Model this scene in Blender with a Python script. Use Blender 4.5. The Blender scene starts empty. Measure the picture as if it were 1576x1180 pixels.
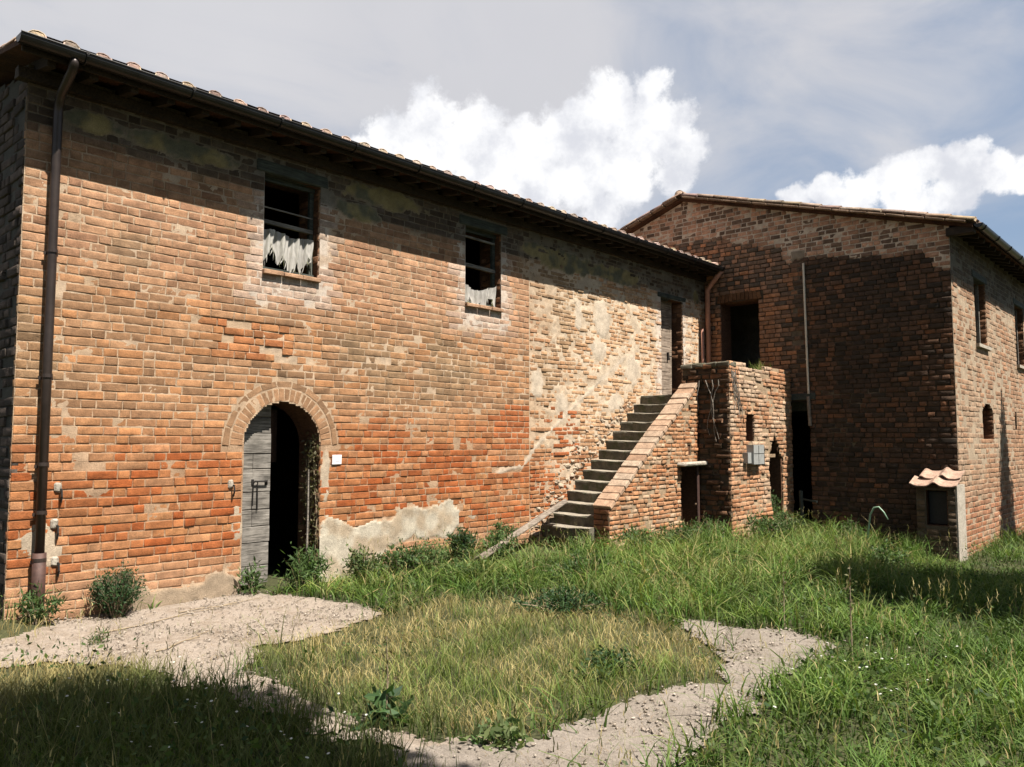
import bpy, math, random
import numpy as np
from mathutils import Vector, Matrix

R = math.radians
scene = bpy.context.scene
C = scene.collection

# ------------------------------------------------------------------ camera
CAM = np.array([-5.074, -8.077, 1.65])
YAW, PITCH, FPX = R(42.3), math.atan(90/1230.0), 1230.0
FW = np.array([math.cos(YAW)*math.cos(PITCH), math.sin(YAW)*math.cos(PITCH), math.sin(PITCH)])
cam_d = bpy.data.cameras.new('camera'); cam = bpy.data.objects.new('camera', cam_d); C.objects.link(cam)
cam.location = CAM
cam.rotation_euler = Vector(FW).to_track_quat('-Z', 'Y').to_euler()
cam_d.sensor_width = 36; cam_d.lens = 36*FPX/1576; cam_d.clip_end = 3000; cam_d.clip_start = 0.05
scene.camera = cam

# ------------------------------------------------------------------ sun, sky, exposure
SUN_EL = R(59)
sun_vec = Vector((0.012, -math.cos(SUN_EL), math.sin(SUN_EL))).normalized()   # towards the sun
sd = bpy.data.lights.new('sun', 'SUN'); sd.energy = 5.0; sd.angle = R(0.5); sd.color = (1.0, 0.95, 0.87)
so = bpy.data.objects.new('sun', sd); C.objects.link(so)
so.rotation_euler = (-sun_vec).to_track_quat('-Z', 'Y').to_euler(); so.location = (0, -20, 30)

scene.view_settings.view_transform = 'Standard'; scene.view_settings.look = 'None'
scene.view_settings.gamma = 1.0; scene.view_settings.use_curve_mapping = False
scene.view_settings.exposure = 1.5

world = bpy.data.worlds.new('World'); scene.world = world; world.use_nodes = True
NT = world.node_tree; NT.nodes.clear(); WL = NT.links
def wn(t, **k):
    n = NT.nodes.new(t)
    for a, b in k.items(): setattr(n, a, b)
    return n
def wm(op, a, b=None, c=None, clamp=False):
    n = wn('ShaderNodeMath', operation=op, use_clamp=clamp)
    for i, s in enumerate((a, b, c)):
        if s is None: continue
        if isinstance(s, (int, float)): n.inputs[i].default_value = s
        else: WL.new(s, n.inputs[i])
    return n.outputs[0]
def wss(x, lo, hi):
    n = wn('ShaderNodeMapRange', interpolation_type='SMOOTHSTEP')
    WL.new(x, n.inputs[0]); n.inputs[1].default_value = lo; n.inputs[2].default_value = hi
    return n.outputs[0]
def wmix(f, a, b):
    n = wn('ShaderNodeMix', data_type='RGBA')
    WL.new(f, n.inputs[0])
    for i, s in ((6, a), (7, b)):
        if isinstance(s, tuple): n.inputs[i].default_value = (*s, 1)
        else: WL.new(s, n.inputs[i])
    return n.outputs[2]
sky = wn('ShaderNodeTexSky', sky_type='NISHITA'); sky.sun_disc = False
sky.sun_elevation = SUN_EL; sky.sun_rotation = math.pi - 0.02; sky.air_density = 1.0; sky.dust_density = 0.6
tc = wn('ShaderNodeTexCoord'); DIR = tc.outputs['Generated']
def wnoise(scale, detail, rough, vec=DIR, dist=0.0, stretch=None):
    if stretch:
        mp = wn('ShaderNodeMapping'); WL.new(vec, mp.inputs[0]); mp.inputs['Scale'].default_value = stretch; vec = mp.outputs[0]
    n = wn('ShaderNodeTexNoise'); WL.new(vec, n.inputs['Vector'])
    n.inputs['Scale'].default_value = scale; n.inputs['Detail'].default_value = detail
    n.inputs['Roughness'].default_value = rough; n.inputs['Distortion'].default_value = dist
    return n.outputs[0]
# cumulus: clusters of puffs given as (azimuth, elevation, angular radius) in degrees
PUFFS = [(51.2,20.9,1.98),(48.0,22.1,2.29),(45.5,20.7,2.9),(42.2,20.3,2.69),(49.3,18.9,3.36),(38.9,21.1,2.31),(37.0,22.3,1.98),
 (34.6,23.1,2.18),(32.2,24.0,1.47),(32.3,21.3,3.07),(30.2,19.9,1.84),(37.0,18.9,2.96),(40.8,18.1,3.16),(33.9,18.4,2.01),
 (44.6,17.7,3.62),(35.6,16.0,1.9),(30.7,18.2,1.42),(53.0,18.5,2.66),
 (22.4,16.3,1.03),(20.5,16.4,1.1),(18.1,16.4,1.5),(15.9,16.5,1.64),(14.2,17.2,1.53),(12.5,17.3,1.5),(11.5,18.1,.78),(10.3,16.4,1.32),
 (8.9,15.9,1.15),(13.2,15.4,1.44),(15.4,15.1,1.47),(18.9,15.5,1.18),(7.0,15.3,1.5),(5.1,15.2,1.65)]
prng = random.Random(5)
for az in (-25, -70, 100, 140, 185, 225, 262):                      # more of the same all round the sky
    el = prng.uniform(14, 26)
    for k in range(6):
        PUFFS.append((az+prng.uniform(-9, 9), el+prng.uniform(-2.2, 2.2), prng.uniform(1.5, 3.4)))
warp = wn('ShaderNodeTexNoise'); WL.new(DIR, warp.inputs['Vector']); warp.inputs['Scale'].default_value = 22; warp.inputs['Detail'].default_value = 4
wsub = wn('ShaderNodeVectorMath', operation='SUBTRACT'); WL.new(warp.outputs['Color'], wsub.inputs[0]); wsub.inputs[1].default_value = (.5, .5, .5)
wsc = wn('ShaderNodeVectorMath', operation='SCALE'); WL.new(wsub.outputs[0], wsc.inputs[0]); wsc.inputs['Scale'].default_value = 0.035
wad = wn('ShaderNodeVectorMath', operation='ADD'); WL.new(DIR, wad.inputs[0]); WL.new(wsc.outputs[0], wad.inputs[1])
field = None
for az, el, r in PUFFS:
    b = (math.cos(R(el))*math.cos(R(az)), math.cos(R(el))*math.sin(R(az)), math.sin(R(el)))
    d = wn('ShaderNodeVectorMath', operation='DISTANCE'); WL.new(wad.outputs[0], d.inputs[0]); d.inputs[1].default_value = b
    v = wm('MULTIPLY_ADD', d.outputs['Value'], -1.0/R(r), 1.0)
    field = v if field is None else wm('SMOOTH_MAX', field, v, 0.25)
nz = wnoise(24, 12, 0.66)
body = wm('ADD', field, wm('MULTIPLY', wm('SUBTRACT', nz, 0.5), 1.9))
cmask = wss(body, -0.12, 0.31)
puff = wnoise(17, 10, 0.6)
shade = wss(wm('ADD', wm('MULTIPLY', puff, 1.0), wm('MULTIPLY', field, 0.06)), 0.34, 0.66)
cloud_col = wmix(shade, (3.9, 3.98, 4.3), (5.65, 5.65, 5.7))
# high thin veil over most of the sky
sep = wn('ShaderNodeSeparateXYZ'); WL.new(DIR, sep.inputs[0])
vd = wm('ADD', wm('ADD', wm('MULTIPLY', sep.outputs[1], 0.75), wm('MULTIPLY', sep.outputs[2], 1.05)), -0.42)
vn = wm('MULTIPLY', wm('SUBTRACT', wnoise(2.6, 6, 0.55, stretch=(1, 1.6, 3.0), dist=0.6), 0.5), 1.5)
veil = wm('MULTIPLY', wss(wm('ADD', vd, vn), -0.22, 0.60), 0.94)
dim = wn('ShaderNodeMix', data_type='RGBA'); dim.inputs[0].default_value = 0.72
WL.new(sky.outputs[0], dim.inputs[6]); dim.inputs[7].default_value = (1.35, 1.75, 2.4, 1)
veil_col = wmix(wnoise(4, 5, .5), (3.2, 3.2, 3.4), (4.0, 3.95, 4.05))
c1 = wmix(veil, dim.outputs[2], veil_col)
c2 = wmix(wm('MULTIPLY', cmask, 0.97), c1, cloud_col)
bg = wn('ShaderNodeBackground'); WL.new(c2, bg.inputs[0]); bg.inputs[1].default_value = 0.0675
wo = wn('ShaderNodeOutputWorld'); WL.new(bg.outputs[0], wo.inputs[0])

# ------------------------------------------------------------------ helpers
rng = np.random.default_rng(11)
WLOC = {}
def _h(ix, iy, seed):
    n = (ix.astype(np.int64)*374761393 + iy.astype(np.int64)*668265263 + seed*1442695041) & 0x7fffffff
    n = (n ^ (n >> 13))*1274126177 & 0x7fffffff
    n = (n ^ (n >> 16))*2246822519 & 0x7fffffff
    return ((n ^ (n >> 15)) & 0xffff)/65535.0
def vn2(x, y, seed=0):
    x = np.asarray(x, float); y = np.asarray(y, float)
    ix, iy = np.floor(x), np.floor(y); fx, fy = x-ix, y-iy
    fx = fx*fx*(3-2*fx); fy = fy*fy*(3-2*fy)
    a, b, c, d = _h(ix, iy, seed), _h(ix+1, iy, seed), _h(ix, iy+1, seed), _h(ix+1, iy+1, seed)
    return (a*(1-fx)+b*fx)*(1-fy)+(c*(1-fx)+d*fx)*fy
def fbm(x, y, seed=0, oct=4):
    s = 0; a = .5; t = 0
    for i in range(oct):
        s = s+a*vn2(x*2**i, y*2**i, seed+i*17); t += a; a *= .55
    return s/t
def sstep(x, lo, hi):
    t = np.clip((np.asarray(x, float)-lo)/(hi-lo), 0, 1); return t*t*(3-2*t)
def inpoly(x, y, poly):
    x = np.asarray(x, float); y = np.asarray(y, float); r = np.zeros(x.shape, bool); n = len(poly)
    for i in range(n):
        x1, y1 = poly[i]; x2, y2 = poly[(i+1) % n]
        if y1 == y2: continue
        c = ((y1 > y) != (y2 > y)) & (x < (x2-x1)*(y-y1)/(y2-y1)+x1)
        r ^= c
    return r
def segdist(x, y, pts):
    d = np.full(np.shape(x), 1e9)
    for (x1, y1), (x2, y2) in zip(pts[:-1], pts[1:]):
        L = (x2-x1)**2+(y2-y1)**2
        t = np.clip(((x-x1)*(x2-x1)+(y-y1)*(y2-y1))/L, 0, 1)
        d = np.minimum(d, np.hypot(x-x1-t*(x2-x1), y-y1-t*(y2-y1)))
    return d
def mixc(a, b, t):
    t = np.asarray(t)[..., None]; return np.asarray(a)*(1-t)+np.asarray(b)*t

def mesh_np(name, V, F, cols=None, smooth=False):
    """F: list of index arrays (n,3)/(n,4) or list of tuples"""
    me = bpy.data.meshes.new(name)
    V = np.asarray(V, np.float32)
    if isinstance(F, np.ndarray): F = [F]
    if len(F) and not isinstance(F[0], np.ndarray):
        me.from_pydata([tuple(v) for v in V], [], [tuple(int(i) for i in f) for f in F])
    else:
        me.vertices.add(len(V)); me.vertices.foreach_set('co', V.ravel())
        idx = np.concatenate([f.ravel() for f in F]).astype(np.int32)
        sizes = np.concatenate([np.full(len(f), f.shape[1]) for f in F])
        st = np.concatenate([[0], np.cumsum(sizes)[:-1]]).astype(np.int32)
        me.loops.add(len(idx)); me.loops.foreach_set('vertex_index', idx)
        me.polygons.add(len(sizes)); me.polygons.foreach_set('loop_start', st)
        me.update(calc_edges=True)
    if smooth: me.polygons.foreach_set('use_smooth', np.ones(len(me.polygons), bool))
    if cols is not None:
        a = me.color_attributes.new('Col', 'FLOAT_COLOR', 'POINT')
        c4 = np.ones((len(V), 4), np.float32); c4[:, :3] = np.asarray(cols); a.data.foreach_set('color', c4.ravel())
    return me
def place(o, parent=None):
    C.objects.link(o)
    WLOC[o.name] = Vector(o.location)
    if parent is not None:
        o.parent = parent; o.matrix_parent_inverse = Matrix.Translation(-WLOC[parent.name])
    return o
def mk(name, V, F, mat, parent=None, cols=None, smooth=False, kind=None):
    V = np.asarray(V, float); mn, mx = V.min(0), V.max(0)
    c = np.array([(mn[0]+mx[0])/2, (mn[1]+mx[1])/2, mn[2]])
    me = mesh_np(name, V-c, F, cols, smooth); me.materials.append(mat)
    o = bpy.data.objects.new(name, me); o.location = c
    place(o, parent)
    if kind: o['kind'] = kind
    return o
def tag(o, label=None, cat=None, group=None, kind=None):
    for k, v in (('label', label), ('category', cat), ('group', group), ('kind', kind)):
        if v: o[k] = v
    return o
def thing(name, loc, label, cat, group=None):
    o = bpy.data.objects.new(name, None); o.location = loc; o.empty_display_size = .2
    place(o); return tag(o, label, cat, group)

class MB:
    """collects simple solids into one mesh"""
    def __init__(s): s.V = []; s.F = []
    def add(s, V, F):
        b = len(s.V); s.V += [tuple(v) for v in V]; s.F += [tuple(i+b for i in f) for f in F]; return s
    def box(s, x0, x1, y0, y1, z0, z1):
        V = [(x, y, z) for x in (x0, x1) for y in (y0, y1) for z in (z0, z1)]
        return s.add(V, [(0,1,3,2),(4,6,7,5),(0,4,5,1),(2,3,7,6),(0,2,6,4),(1,5,7,3)])
    def bar(s, p, q, w, h, up=(0,0,1), jit=0):
        p, q = Vector(p), Vector(q); d = (q-p).normalized(); sd_ = d.cross(Vector(up))
        if sd_.length < 1e-4: sd_ = d.cross(Vector((0,1,0)))
        sd_.normalize(); u = sd_.cross(d)
        V = []
        for e in (p, q):
            for a, b in ((-1,-1),(1,-1),(1,1),(-1,1)):
                V.append(e+sd_*a*w/2+u*b*h/2+Vector(rng.uniform(-1,1,3)*jit))
        return s.add(V, [(0,1,2,3),(4,7,6,5),(0,4,5,1),(1,5,6,2),(2,6,7,3),(3,7,4,0)])
    def tube(s, pts, r, n=10, caps=True):
        pts = [Vector(p) for p in pts]; rr = r if isinstance(r, (list, tuple)) else [r]*len(pts)
        V = []; F = []; ref = None
        for i, p in enumerate(pts):
            d = (pts[min(i+1, len(pts)-1)]-pts[max(i-1, 0)]).normalized()
            if ref is None:
                ref = d.cross(Vector((0,0,1)))
                if ref.length < 1e-3: ref = Vector((1,0,0))
            ref = (ref-d*ref.dot(d)).normalized(); b = d.cross(ref)
            for k in range(n):
                a = 2*math.pi*k/n; V.append(p+ref*math.cos(a)*rr[i]+b*math.sin(a)*rr[i])
        for i in range(len(pts)-1):
            for k in range(n): F.append((i*n+k, i*n+(k+1) % n, (i+1)*n+(k+1) % n, (i+1)*n+k))
        if caps: F += [tuple(range(n))[::-1], tuple((len(pts)-1)*n+k for k in range(n))]
        return s.add(V, F)
    def build(s, name, mat, parent=None, smooth=False, kind=None):
        return mk(name, np.array([tuple(v) for v in s.V]), s.F, mat, parent, None, smooth, kind)

# ------------------------------------------------------------------ materials
def newmat(name):
    m = bpy.data.materials.new(name); m.use_nodes = True; nt = m.node_tree
    return m, nt, nt.nodes['Principled BSDF'], nt.links
def tnoise(nt, lk, vec, scale, detail=4, rough=.6):
    n = nt.nodes.new('ShaderNodeTexNoise'); lk.new(vec, n.inputs['Vector'])
    n.inputs['Scale'].default_value = scale; n.inputs['Detail'].default_value = detail; n.inputs['Roughness'].default_value = rough
    return n.outputs[0]
def mrange(nt, lk, x, a, b, c, d):
    n = nt.nodes.new('ShaderNodeMapRange'); lk.new(x, n.inputs[0])
    for i, v in enumerate((a, b, c, d)): n.inputs[i+1].default_value = v
    return n.outputs[0]
def mul(nt, lk, a, b, op='MULTIPLY'):
    n = nt.nodes.new('ShaderNodeMix'); n.data_type = 'RGBA'; n.blend_type = op; n.inputs[0].default_value = 1
    lk.new(a, n.inputs[6])
    if isinstance(b, tuple): n.inputs[7].default_value = (*b, 1)
    else: lk.new(b, n.inputs[7])
    return n.outputs[2]
def bump(nt, lk, bs, h, dist, strength=1.0):
    n = nt.nodes.new('ShaderNodeBump'); n.inputs['Strength'].default_value = strength; n.inputs['Distance'].default_value = dist
    lk.new(h, n.inputs['Height']); lk.new(n.outputs[0], bs.inputs['Normal'])
def stone_mat(name, col=None, var=(.62, 1.3), s1=9, s2=70, bd=.006, rough=.93, spots=None, stretch=None):
    """mineral surface: vertex colour (or col) broken up by two noises, with relief"""
    m, nt, bs, lk = newmat(name)
    g = nt.nodes.new('ShaderNodeNewGeometry'); vec = g.outputs['Position']
    if stretch:
        mp = nt.nodes.new('ShaderNodeMapping'); lk.new(vec, mp.inputs[0]); mp.inputs['Scale'].default_value = stretch; vec = mp.outputs[0]
    if col is None:
        a = nt.nodes.new('ShaderNodeVertexColor'); a.layer_name = 'Col'; base = a.outputs[0]
    else:
        rgb = nt.nodes.new('ShaderNodeRGB'); rgb.outputs[0].default_value = (*col, 1); base = rgb.outputs[0]
    n1 = tnoise(nt, lk, vec, s1, 5, .65); n2 = tnoise(nt, lk, vec, s2, 4, .7)
    c = mul(nt, lk, base, mrange(nt, lk, n1, .3, .7, var[0]*.63, var[1]*.63))
    c = mul(nt, lk, c, mrange(nt, lk, n2, .3, .7, .72, 1.24))
    if spots:
        n3 = tnoise(nt, lk, vec, spots[1], 5, .7)
        mx = nt.nodes.new('ShaderNodeMix'); mx.data_type = 'RGBA'
        lk.new(mrange(nt, lk, n3, spots[2], spots[2]+.12, 0, spots[3]), mx.inputs[0]); lk.new(c, mx.inputs[6]); mx.inputs[7].default_value = (*spots[0], 1)
        c = mx.outputs[2]
    lk.new(c, bs.inputs['Base Color']); bs.inputs['Roughness'].default_value = rough
    bs.inputs['Specular IOR Level'].default_value = .18
    ad = nt.nodes.new('ShaderNodeMath'); ad.operation = 'ADD'; lk.new(n1, ad.inputs[0]); lk.new(n2, ad.inputs[1])
    bump(nt, lk, bs, ad.outputs[0], bd)
    return m
def wood_mat(name, col, dark, axis=0, rough=.85):
    m, nt, bs, lk = newmat(name)
    g = nt.nodes.new('ShaderNodeNewGeometry'); mp = nt.nodes.new('ShaderNodeMapping'); lk.new(g.outputs['Position'], mp.inputs[0])
    s = [1, 1, 1]; s[axis] = .07; mp.inputs['Scale'].default_value = s
    n1 = tnoise(nt, lk, mp.outputs[0], 60, 5, .7); n2 = tnoise(nt, lk, g.outputs['Position'], 5, 4, .6)
    mx = nt.nodes.new('ShaderNodeMix'); mx.data_type = 'RGBA'
    lk.new(mrange(nt, lk, n1, .36, .62, 0, 1), mx.inputs[0]); mx.inputs[6].default_value = (*dark, 1); mx.inputs[7].default_value = (*col, 1)
    c = mul(nt, lk, mx.outputs[2], mrange(nt, lk, n2, .3, .7, .45, .9))
    lk.new(c, bs.inputs['Base Color']); bs.inputs['Roughness'].default_value = rough; bs.inputs['Specular IOR Level'].default_value = .2
    bump(nt, lk, bs, n1, .004)
    return m
def leaf_mat(name, trans=.35):
    m, nt, bs, lk = newmat(name)
    a = nt.nodes.new('ShaderNodeVertexColor'); a.layer_name = 'Col'
    g = nt.nodes.new('ShaderNodeNewGeometry'); n = tnoise(nt, lk, g.outputs['Position'], 3.5, 3)
    c = mul(nt, lk, a.outputs[0], mrange(nt, lk, n, .3, .7, .66, 1.10))
    lk.new(c, bs.inputs['Base Color']); bs.inputs['Roughness'].default_value = .62; bs.inputs['Specular IOR Level'].default_value = .2
    t = nt.nodes.new('ShaderNodeBsdfTranslucent'); lk.new(mul(nt, lk, c, (1.1, 1.25, .6)), t.inputs[0])
    mx = nt.nodes.new('ShaderNodeMixShader'); mx.inputs[0].default_value = trans
    lk.new(bs.outputs[0], mx.inputs[1]); lk.new(t.outputs[0], mx.inputs[2]); lk.new(mx.outputs[0], nt.nodes['Material Output'].inputs[0])
    return m
def flat_mat(name, col, rough=.6, metal=0, var=.25, s=12):
    m, nt, bs, lk = newmat(name)
    g = nt.nodes.new('ShaderNodeNewGeometry'); n = tnoise(nt, lk, g.outputs['Position'], s, 5, .65)
    rgb = nt.nodes.new('ShaderNodeRGB'); rgb.outputs[0].default_value = (*col, 1)
    c = mul(nt, lk, rgb.outputs[0], mrange(nt, lk, n, .3, .7, (1-var)*.78, (1+var)*.78))
    lk.new(c, bs.inputs['Base Color']); bs.inputs['Roughness'].default_value = rough; bs.inputs['Metallic'].default_value = metal
    bump(nt, lk, bs, n, .002)
    return m
def ground_mat(name, pale, dirt, grain):
    m, nt, bs, lk = newmat(name)
    g = nt.nodes.new('ShaderNodeNewGeometry'); vec = g.outputs['Position']
    big = tnoise(nt, lk, vec, 1.7, 6, .62); mid = tnoise(nt, lk, vec, 9, 6, .7); gn = tnoise(nt, lk, vec, grain, 3, .8)
    vo = nt.nodes.new('ShaderNodeTexVoronoi'); lk.new(vec, vo.inputs['Vector']); vo.inputs['Scale'].default_value = grain*.55
    ad = nt.nodes.new('ShaderNodeMath'); ad.operation = 'MULTIPLY_ADD'; lk.new(mid, ad.inputs[0]); ad.inputs[1].default_value = .75; lk.new(big, ad.inputs[2])
    mx = nt.nodes.new('ShaderNodeMix'); mx.data_type = 'RGBA'; lk.new(mrange(nt, lk, ad.outputs[0], .84, 1.16, 0, 1), mx.inputs[0]); mx.inputs[6].default_value = (*pale, 1); mx.inputs[7].default_value = (*dirt, 1)
    c = mul(nt, lk, mx.outputs[2], mrange(nt, lk, gn, .3, .7, .64, 1.02)); c = mul(nt, lk, c, mrange(nt, lk, vo.outputs['Color'], 0, 1, .84, 1.14))
    lk.new(c, bs.inputs['Base Color']); bs.inputs['Roughness'].default_value = .95; bs.inputs['Specular IOR Level'].default_value = .15
    h = nt.nodes.new('ShaderNodeMath'); h.operation = 'ADD'; lk.new(gn, h.inputs[0]); lk.new(mid, h.inputs[1]); bump(nt, lk, bs, h.outputs[0], .009)
    return m
M = dict(
 brick=stone_mat('brick', None, (.66, 1.28), 11, 80, .007),
 mortar=stone_mat('mortar', None, (.72, 1.22), 5, 90, .009),
 core=stone_mat('rough_brick', (.20, .10, .055), (.5, 1.4), 6, 40, .02, stretch=(3, 3, 11)),
 plasterin=stone_mat('old_plaster', (.22, .19, .15), (.6, 1.2), 3, 30, .01),
 tile=stone_mat('clay_tile', None, (.6, 1.3), 8, 60, .005, spots=((.30, .27, .2), 14, .56, .75)),
 tread=stone_mat('worn_tread', (.36, .31, .24), (.7, 1.2), 7, 55, .01),
 step=stone_mat('stone_step', (.165, .145, .105), (.55, 1.3), 7, 55, .012, spots=((.055, .06, .028), 6, .5, .8)),
 stone=stone_mat('field_stone', None, (.7, 1.25), 10, 60, .01),
 soil=stone_mat('soil', (.075, .078, .032), (.55, 1.35), 2.2, 24, .03),
 gravel=ground_mat('gravel', (.285, .235, .190), (.185, .14, .10), 95),
 path=ground_mat('worn_concrete', (.245, .207, .172), (.165, .137, .108), 130),
 greywood=wood_mat('grey_wood', (.29, .26, .225), (.085, .075, .062), 0),
 palewood=wood_mat('pale_wood', (.33, .285, .235), (.13, .11, .09), 0),
 doorwood=wood_mat('door_wood', (.35, .275, .21), (.12, .085, .06), 0),
 beam=wood_mat('beam_wood', (.085, .095, .08), (.03, .035, .03), 0),
 rafter=wood_mat('rafter_wood', (.065, .045, .030), (.025, .018, .014), 1),
 soffit=stone_mat('soffit_tile', (.10, .045, .024), (.35, 1.4), 4, 40, .01),
 timber=wood_mat('old_timber', (.33, .27, .215), (.15, .115, .085), 0),
 gutter=flat_mat('dark_gutter_metal', (.028, .027, .026), .38, .55, .3, 9),
 pipe=flat_mat('brown_pipe_metal', (.048, .034, .028), .42, .45, .3, 6),
 rustpipe=flat_mat('rusty_cast_iron', (.075, .036, .026), .7, .3, .35, 20),
 iron=flat_mat('old_iron', (.03, .026, .023), .6, .6, .3, 40),
 zinc=flat_mat('grey_box_metal', (.33, .33, .31), .5, .2, .15, 20),
 white=flat_mat('white_enamel', (.75, .72, .72), .35, 0, .06, 30),
 ink=flat_mat('faded_ink', (.38, .40, .44), .6, 0, .1, 30),
 cloth=flat_mat('torn_sheet', (.46, .43, .385), .9, 0, .3, 25),
 limewash=stone_mat('limewash', (.47, .41, .33), (.75, 1.15), 6, 40, .01),
 netting=leaf_mat('thin_cloth', .35), leaf=leaf_mat('leaf'), grass=leaf_mat('grass_blade', .30),
 bark=stone_mat('bark', (.10, .075, .055), (.5, 1.4), 12, 60, .02, stretch=(1, 1, .25)),
 dry=flat_mat('dry_stalk', (.24, .18, .11), .8, 0, .3, 30),
 hose=flat_mat('green_hose', (.19, .30, .20), .45, 0, .15, 20),
 conduit=flat_mat('pale_conduit', (.62, .52, .40), .7, 0, .2, 15),
 clay_pipe=flat_mat('terracotta_pipe', (.42, .20, .135), .7, 0, .2, 15),
)
# ------------------------------------------------------------------ masonry
FWD = FW; RT = np.array([math.sin(YAW), -math.cos(YAW), 0.0])
def shows(P, nrm, area):
    """rough size in the photograph of faces at P (used only to choose which bricks become single objects)"""
    v = P-CAM; z = v@FWD; x = (v@RT)/z; d = np.linalg.norm(v, axis=1)
    facing = np.clip(-(v@np.asarray(nrm))/d, 0, 1)
    return np.where((z > 0) & (np.abs(x) < .64), area*facing/z**2, 0)

class Wall:
    def __init__(s, O, U, N, course=.092, joint=.014, sl=.278, hl=.132, seed=1):
        s.O = np.array(O, float); s.U = np.array(U, float); s.N = np.array(N, float)
        s.course = course; s.joint = joint; s.sl = sl; s.hl = hl; s.seed = seed
        s.flip = np.cross(s.U, [0, 0, 1])@s.N < 0
        s.bricks = []
    def world(s, u, v, n):
        u, v, n = np.broadcast_arrays(u, v, n)
        return s.O+u[..., None]*s.U+v[..., None]*np.array([0, 0, 1.0])+n[..., None]*s.N
    def lay(s, u0, u1, v0, v1, solid, jl=.12, course=None, wav=.010):
        r = random.Random(s.seed); rows = []; course = course or s.course
        nrow = int(math.ceil((v1-v0)/course)); us = np.arange(u0, u1, .01)+.005
        out = []
        for i in range(nrow):
            vc = v0+(i+.5)*course
            ok = solid(us, np.full_like(us, vc)) & solid(us, np.full_like(us, vc+course*.3))
            ed = np.flatnonzero(np.diff(np.concatenate([[0], ok.astype(int), [0]])))
            for a, b in zip(ed[::2], ed[1::2]):
                ua, ub = u0+a*.01, u0+b*.01
                if ub-ua < .04: continue
                k = r.randint(0, 1) if i % 2 else i//2 % 2
                u = ua; first = True
                while u < ub-.02:
                    L = (s.sl if k % 2 == 0 else s.hl)*(1+r.uniform(-jl, jl))
                    if first and i % 2: L *= .6+.4*r.random()
                    first = False
                    if r.random() < .10: k += 1
                    e = u+L
                    if ub-e < .07: e = ub
                    w = e-u-s.joint*r.uniform(.7, 1.3)
                    if w > .03:
                        out.append((u+(e-u)/2, vc, w, course-s.joint*r.uniform(.8, 1.25)))
                    u = e; k += 1
        B = np.array(out)
        B[:, 1] += wav*(vn2(B[:, 0]*.7, B[:, 1]*1.3, s.seed+3)-.5)*2
        s.bricks.append(B); return B
    def finish(s, parent, col, off, mortar_col, name='brick', limit=300, rough=1.0, keep=None, depth=.06, tilt=1.0):
        B = np.concatenate(s.bricks); n = len(B)
        if keep is not None:
            B, col, off = B[keep], col[keep], off[keep]; n = len(B)
        g = np.random.default_rng(s.seed+100)
        a = np.array([-1, -1, 1, 1.0]); inner = np.array([0, 1, 1, 0])
        UU = np.zeros((n, 4, 4)); VV = np.zeros((n, 4, 4)); NN = np.zeros((n, 4, 4))
        w2 = B[:, 2]/2; h2 = B[:, 3]/2
        for i in range(4):
            for j in range(4):
                ins_u = inner[i]; ins_v = inner[j]
                UU[:, i, j] = a[i]*(w2-(.009 if ins_u else 0)*np.minimum(1, w2/.05))+g.uniform(-.0065, .0065, n)*rough
                VV[:, i, j] = a[j]*(h2-(.008 if ins_v else 0))+g.uniform(-.0045, .0045, n)*rough
                edge = not (ins_u and ins_v)
                NN[:, i, j] = -(g.uniform(.001, .0065, n) if edge else 0)*rough+g.uniform(-.0025, .0025, n)*rough
        corner = g.random((n, 2, 2)) < .10*rough
        for ci in (0, 1):
            for cj in (0, 1):
                NN[:, ci*3, cj*3] -= corner[:, ci, cj]*.014
        tu = g.normal(0, .012, n)*rough; tv = g.normal(0, .022, n)*rough*tilt
        NN += tu[:, None, None]*UU+tv[:, None, None]*VV+off[:, None, None]
        rot = g.normal(0, .006, n)*rough
        UU, VV = UU-rot[:, None, None]*VV, VV+rot[:, None, None]*UU
        UU += B[:, 0, None, None]; VV += B[:, 1, None, None]
        ring = [(0,0),(1,0),(2,0),(3,0),(3,1),(3,2),(3,3),(2,3),(1,3),(0,3),(0,2),(0,1)]
        fu = UU.reshape(n, 16); fv = VV.reshape(n, 16); fn = NN.reshape(n, 16)
        ri = [i*4+j for i, j in ring]
        bu, bv = fu[:, ri], fv[:, ri]; bn = np.broadcast_to((off-depth)[:, None], bu.shape)
        AU = np.concatenate([fu, bu], 1); AV = np.concatenate([fv, bv], 1); AN = np.concatenate([fn, bn], 1)
        P = s.world(AU, AV, AN)                                   # n,28,3
        F = [(i*4+j, (i+1)*4+j, (i+1)*4+j+1, i*4+j+1) for i in range(3) for j in range(3)]
        F += [(ri[k], 16+k, 16+(k+1) % 12, ri[(k+1) % 12]) for k in range(12)]
        F = np.array(F)
        if s.flip: F = F[:, ::-1]
        cc = np.repeat(col[:, None, :], 28, 1)*g.uniform(.80, 1.18, (n, 28, 1))
        edge = np.ones(28, bool); edge[[5, 6, 9, 10]] = False
        sm = g.uniform(0, .42, (n, 28))*edge
        cc = cc*(1-sm[..., None])+np.asarray(mortar_col)*sm[..., None]
        size = shows(P[:, 5], s.N, B[:, 2]*B[:, 3])
        order = np.argsort(-size); solo = order[:min(limit, n)]; solo = solo[size[solo] > 0]
        rest = np.setdiff1d(np.arange(n), solo)
        for i in solo:
            mk(name, P[i], F, M['brick'], parent, cc[i])
        if len(rest):
            V = P[rest].reshape(-1, 3); FF = (F[None]+28*np.arange(len(rest))[:, None, None]).reshape(-1, 4)
            mk('brickwork', V, FF, M['brick'], parent, cc[rest].reshape(-1, 3), kind='stuff')
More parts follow.
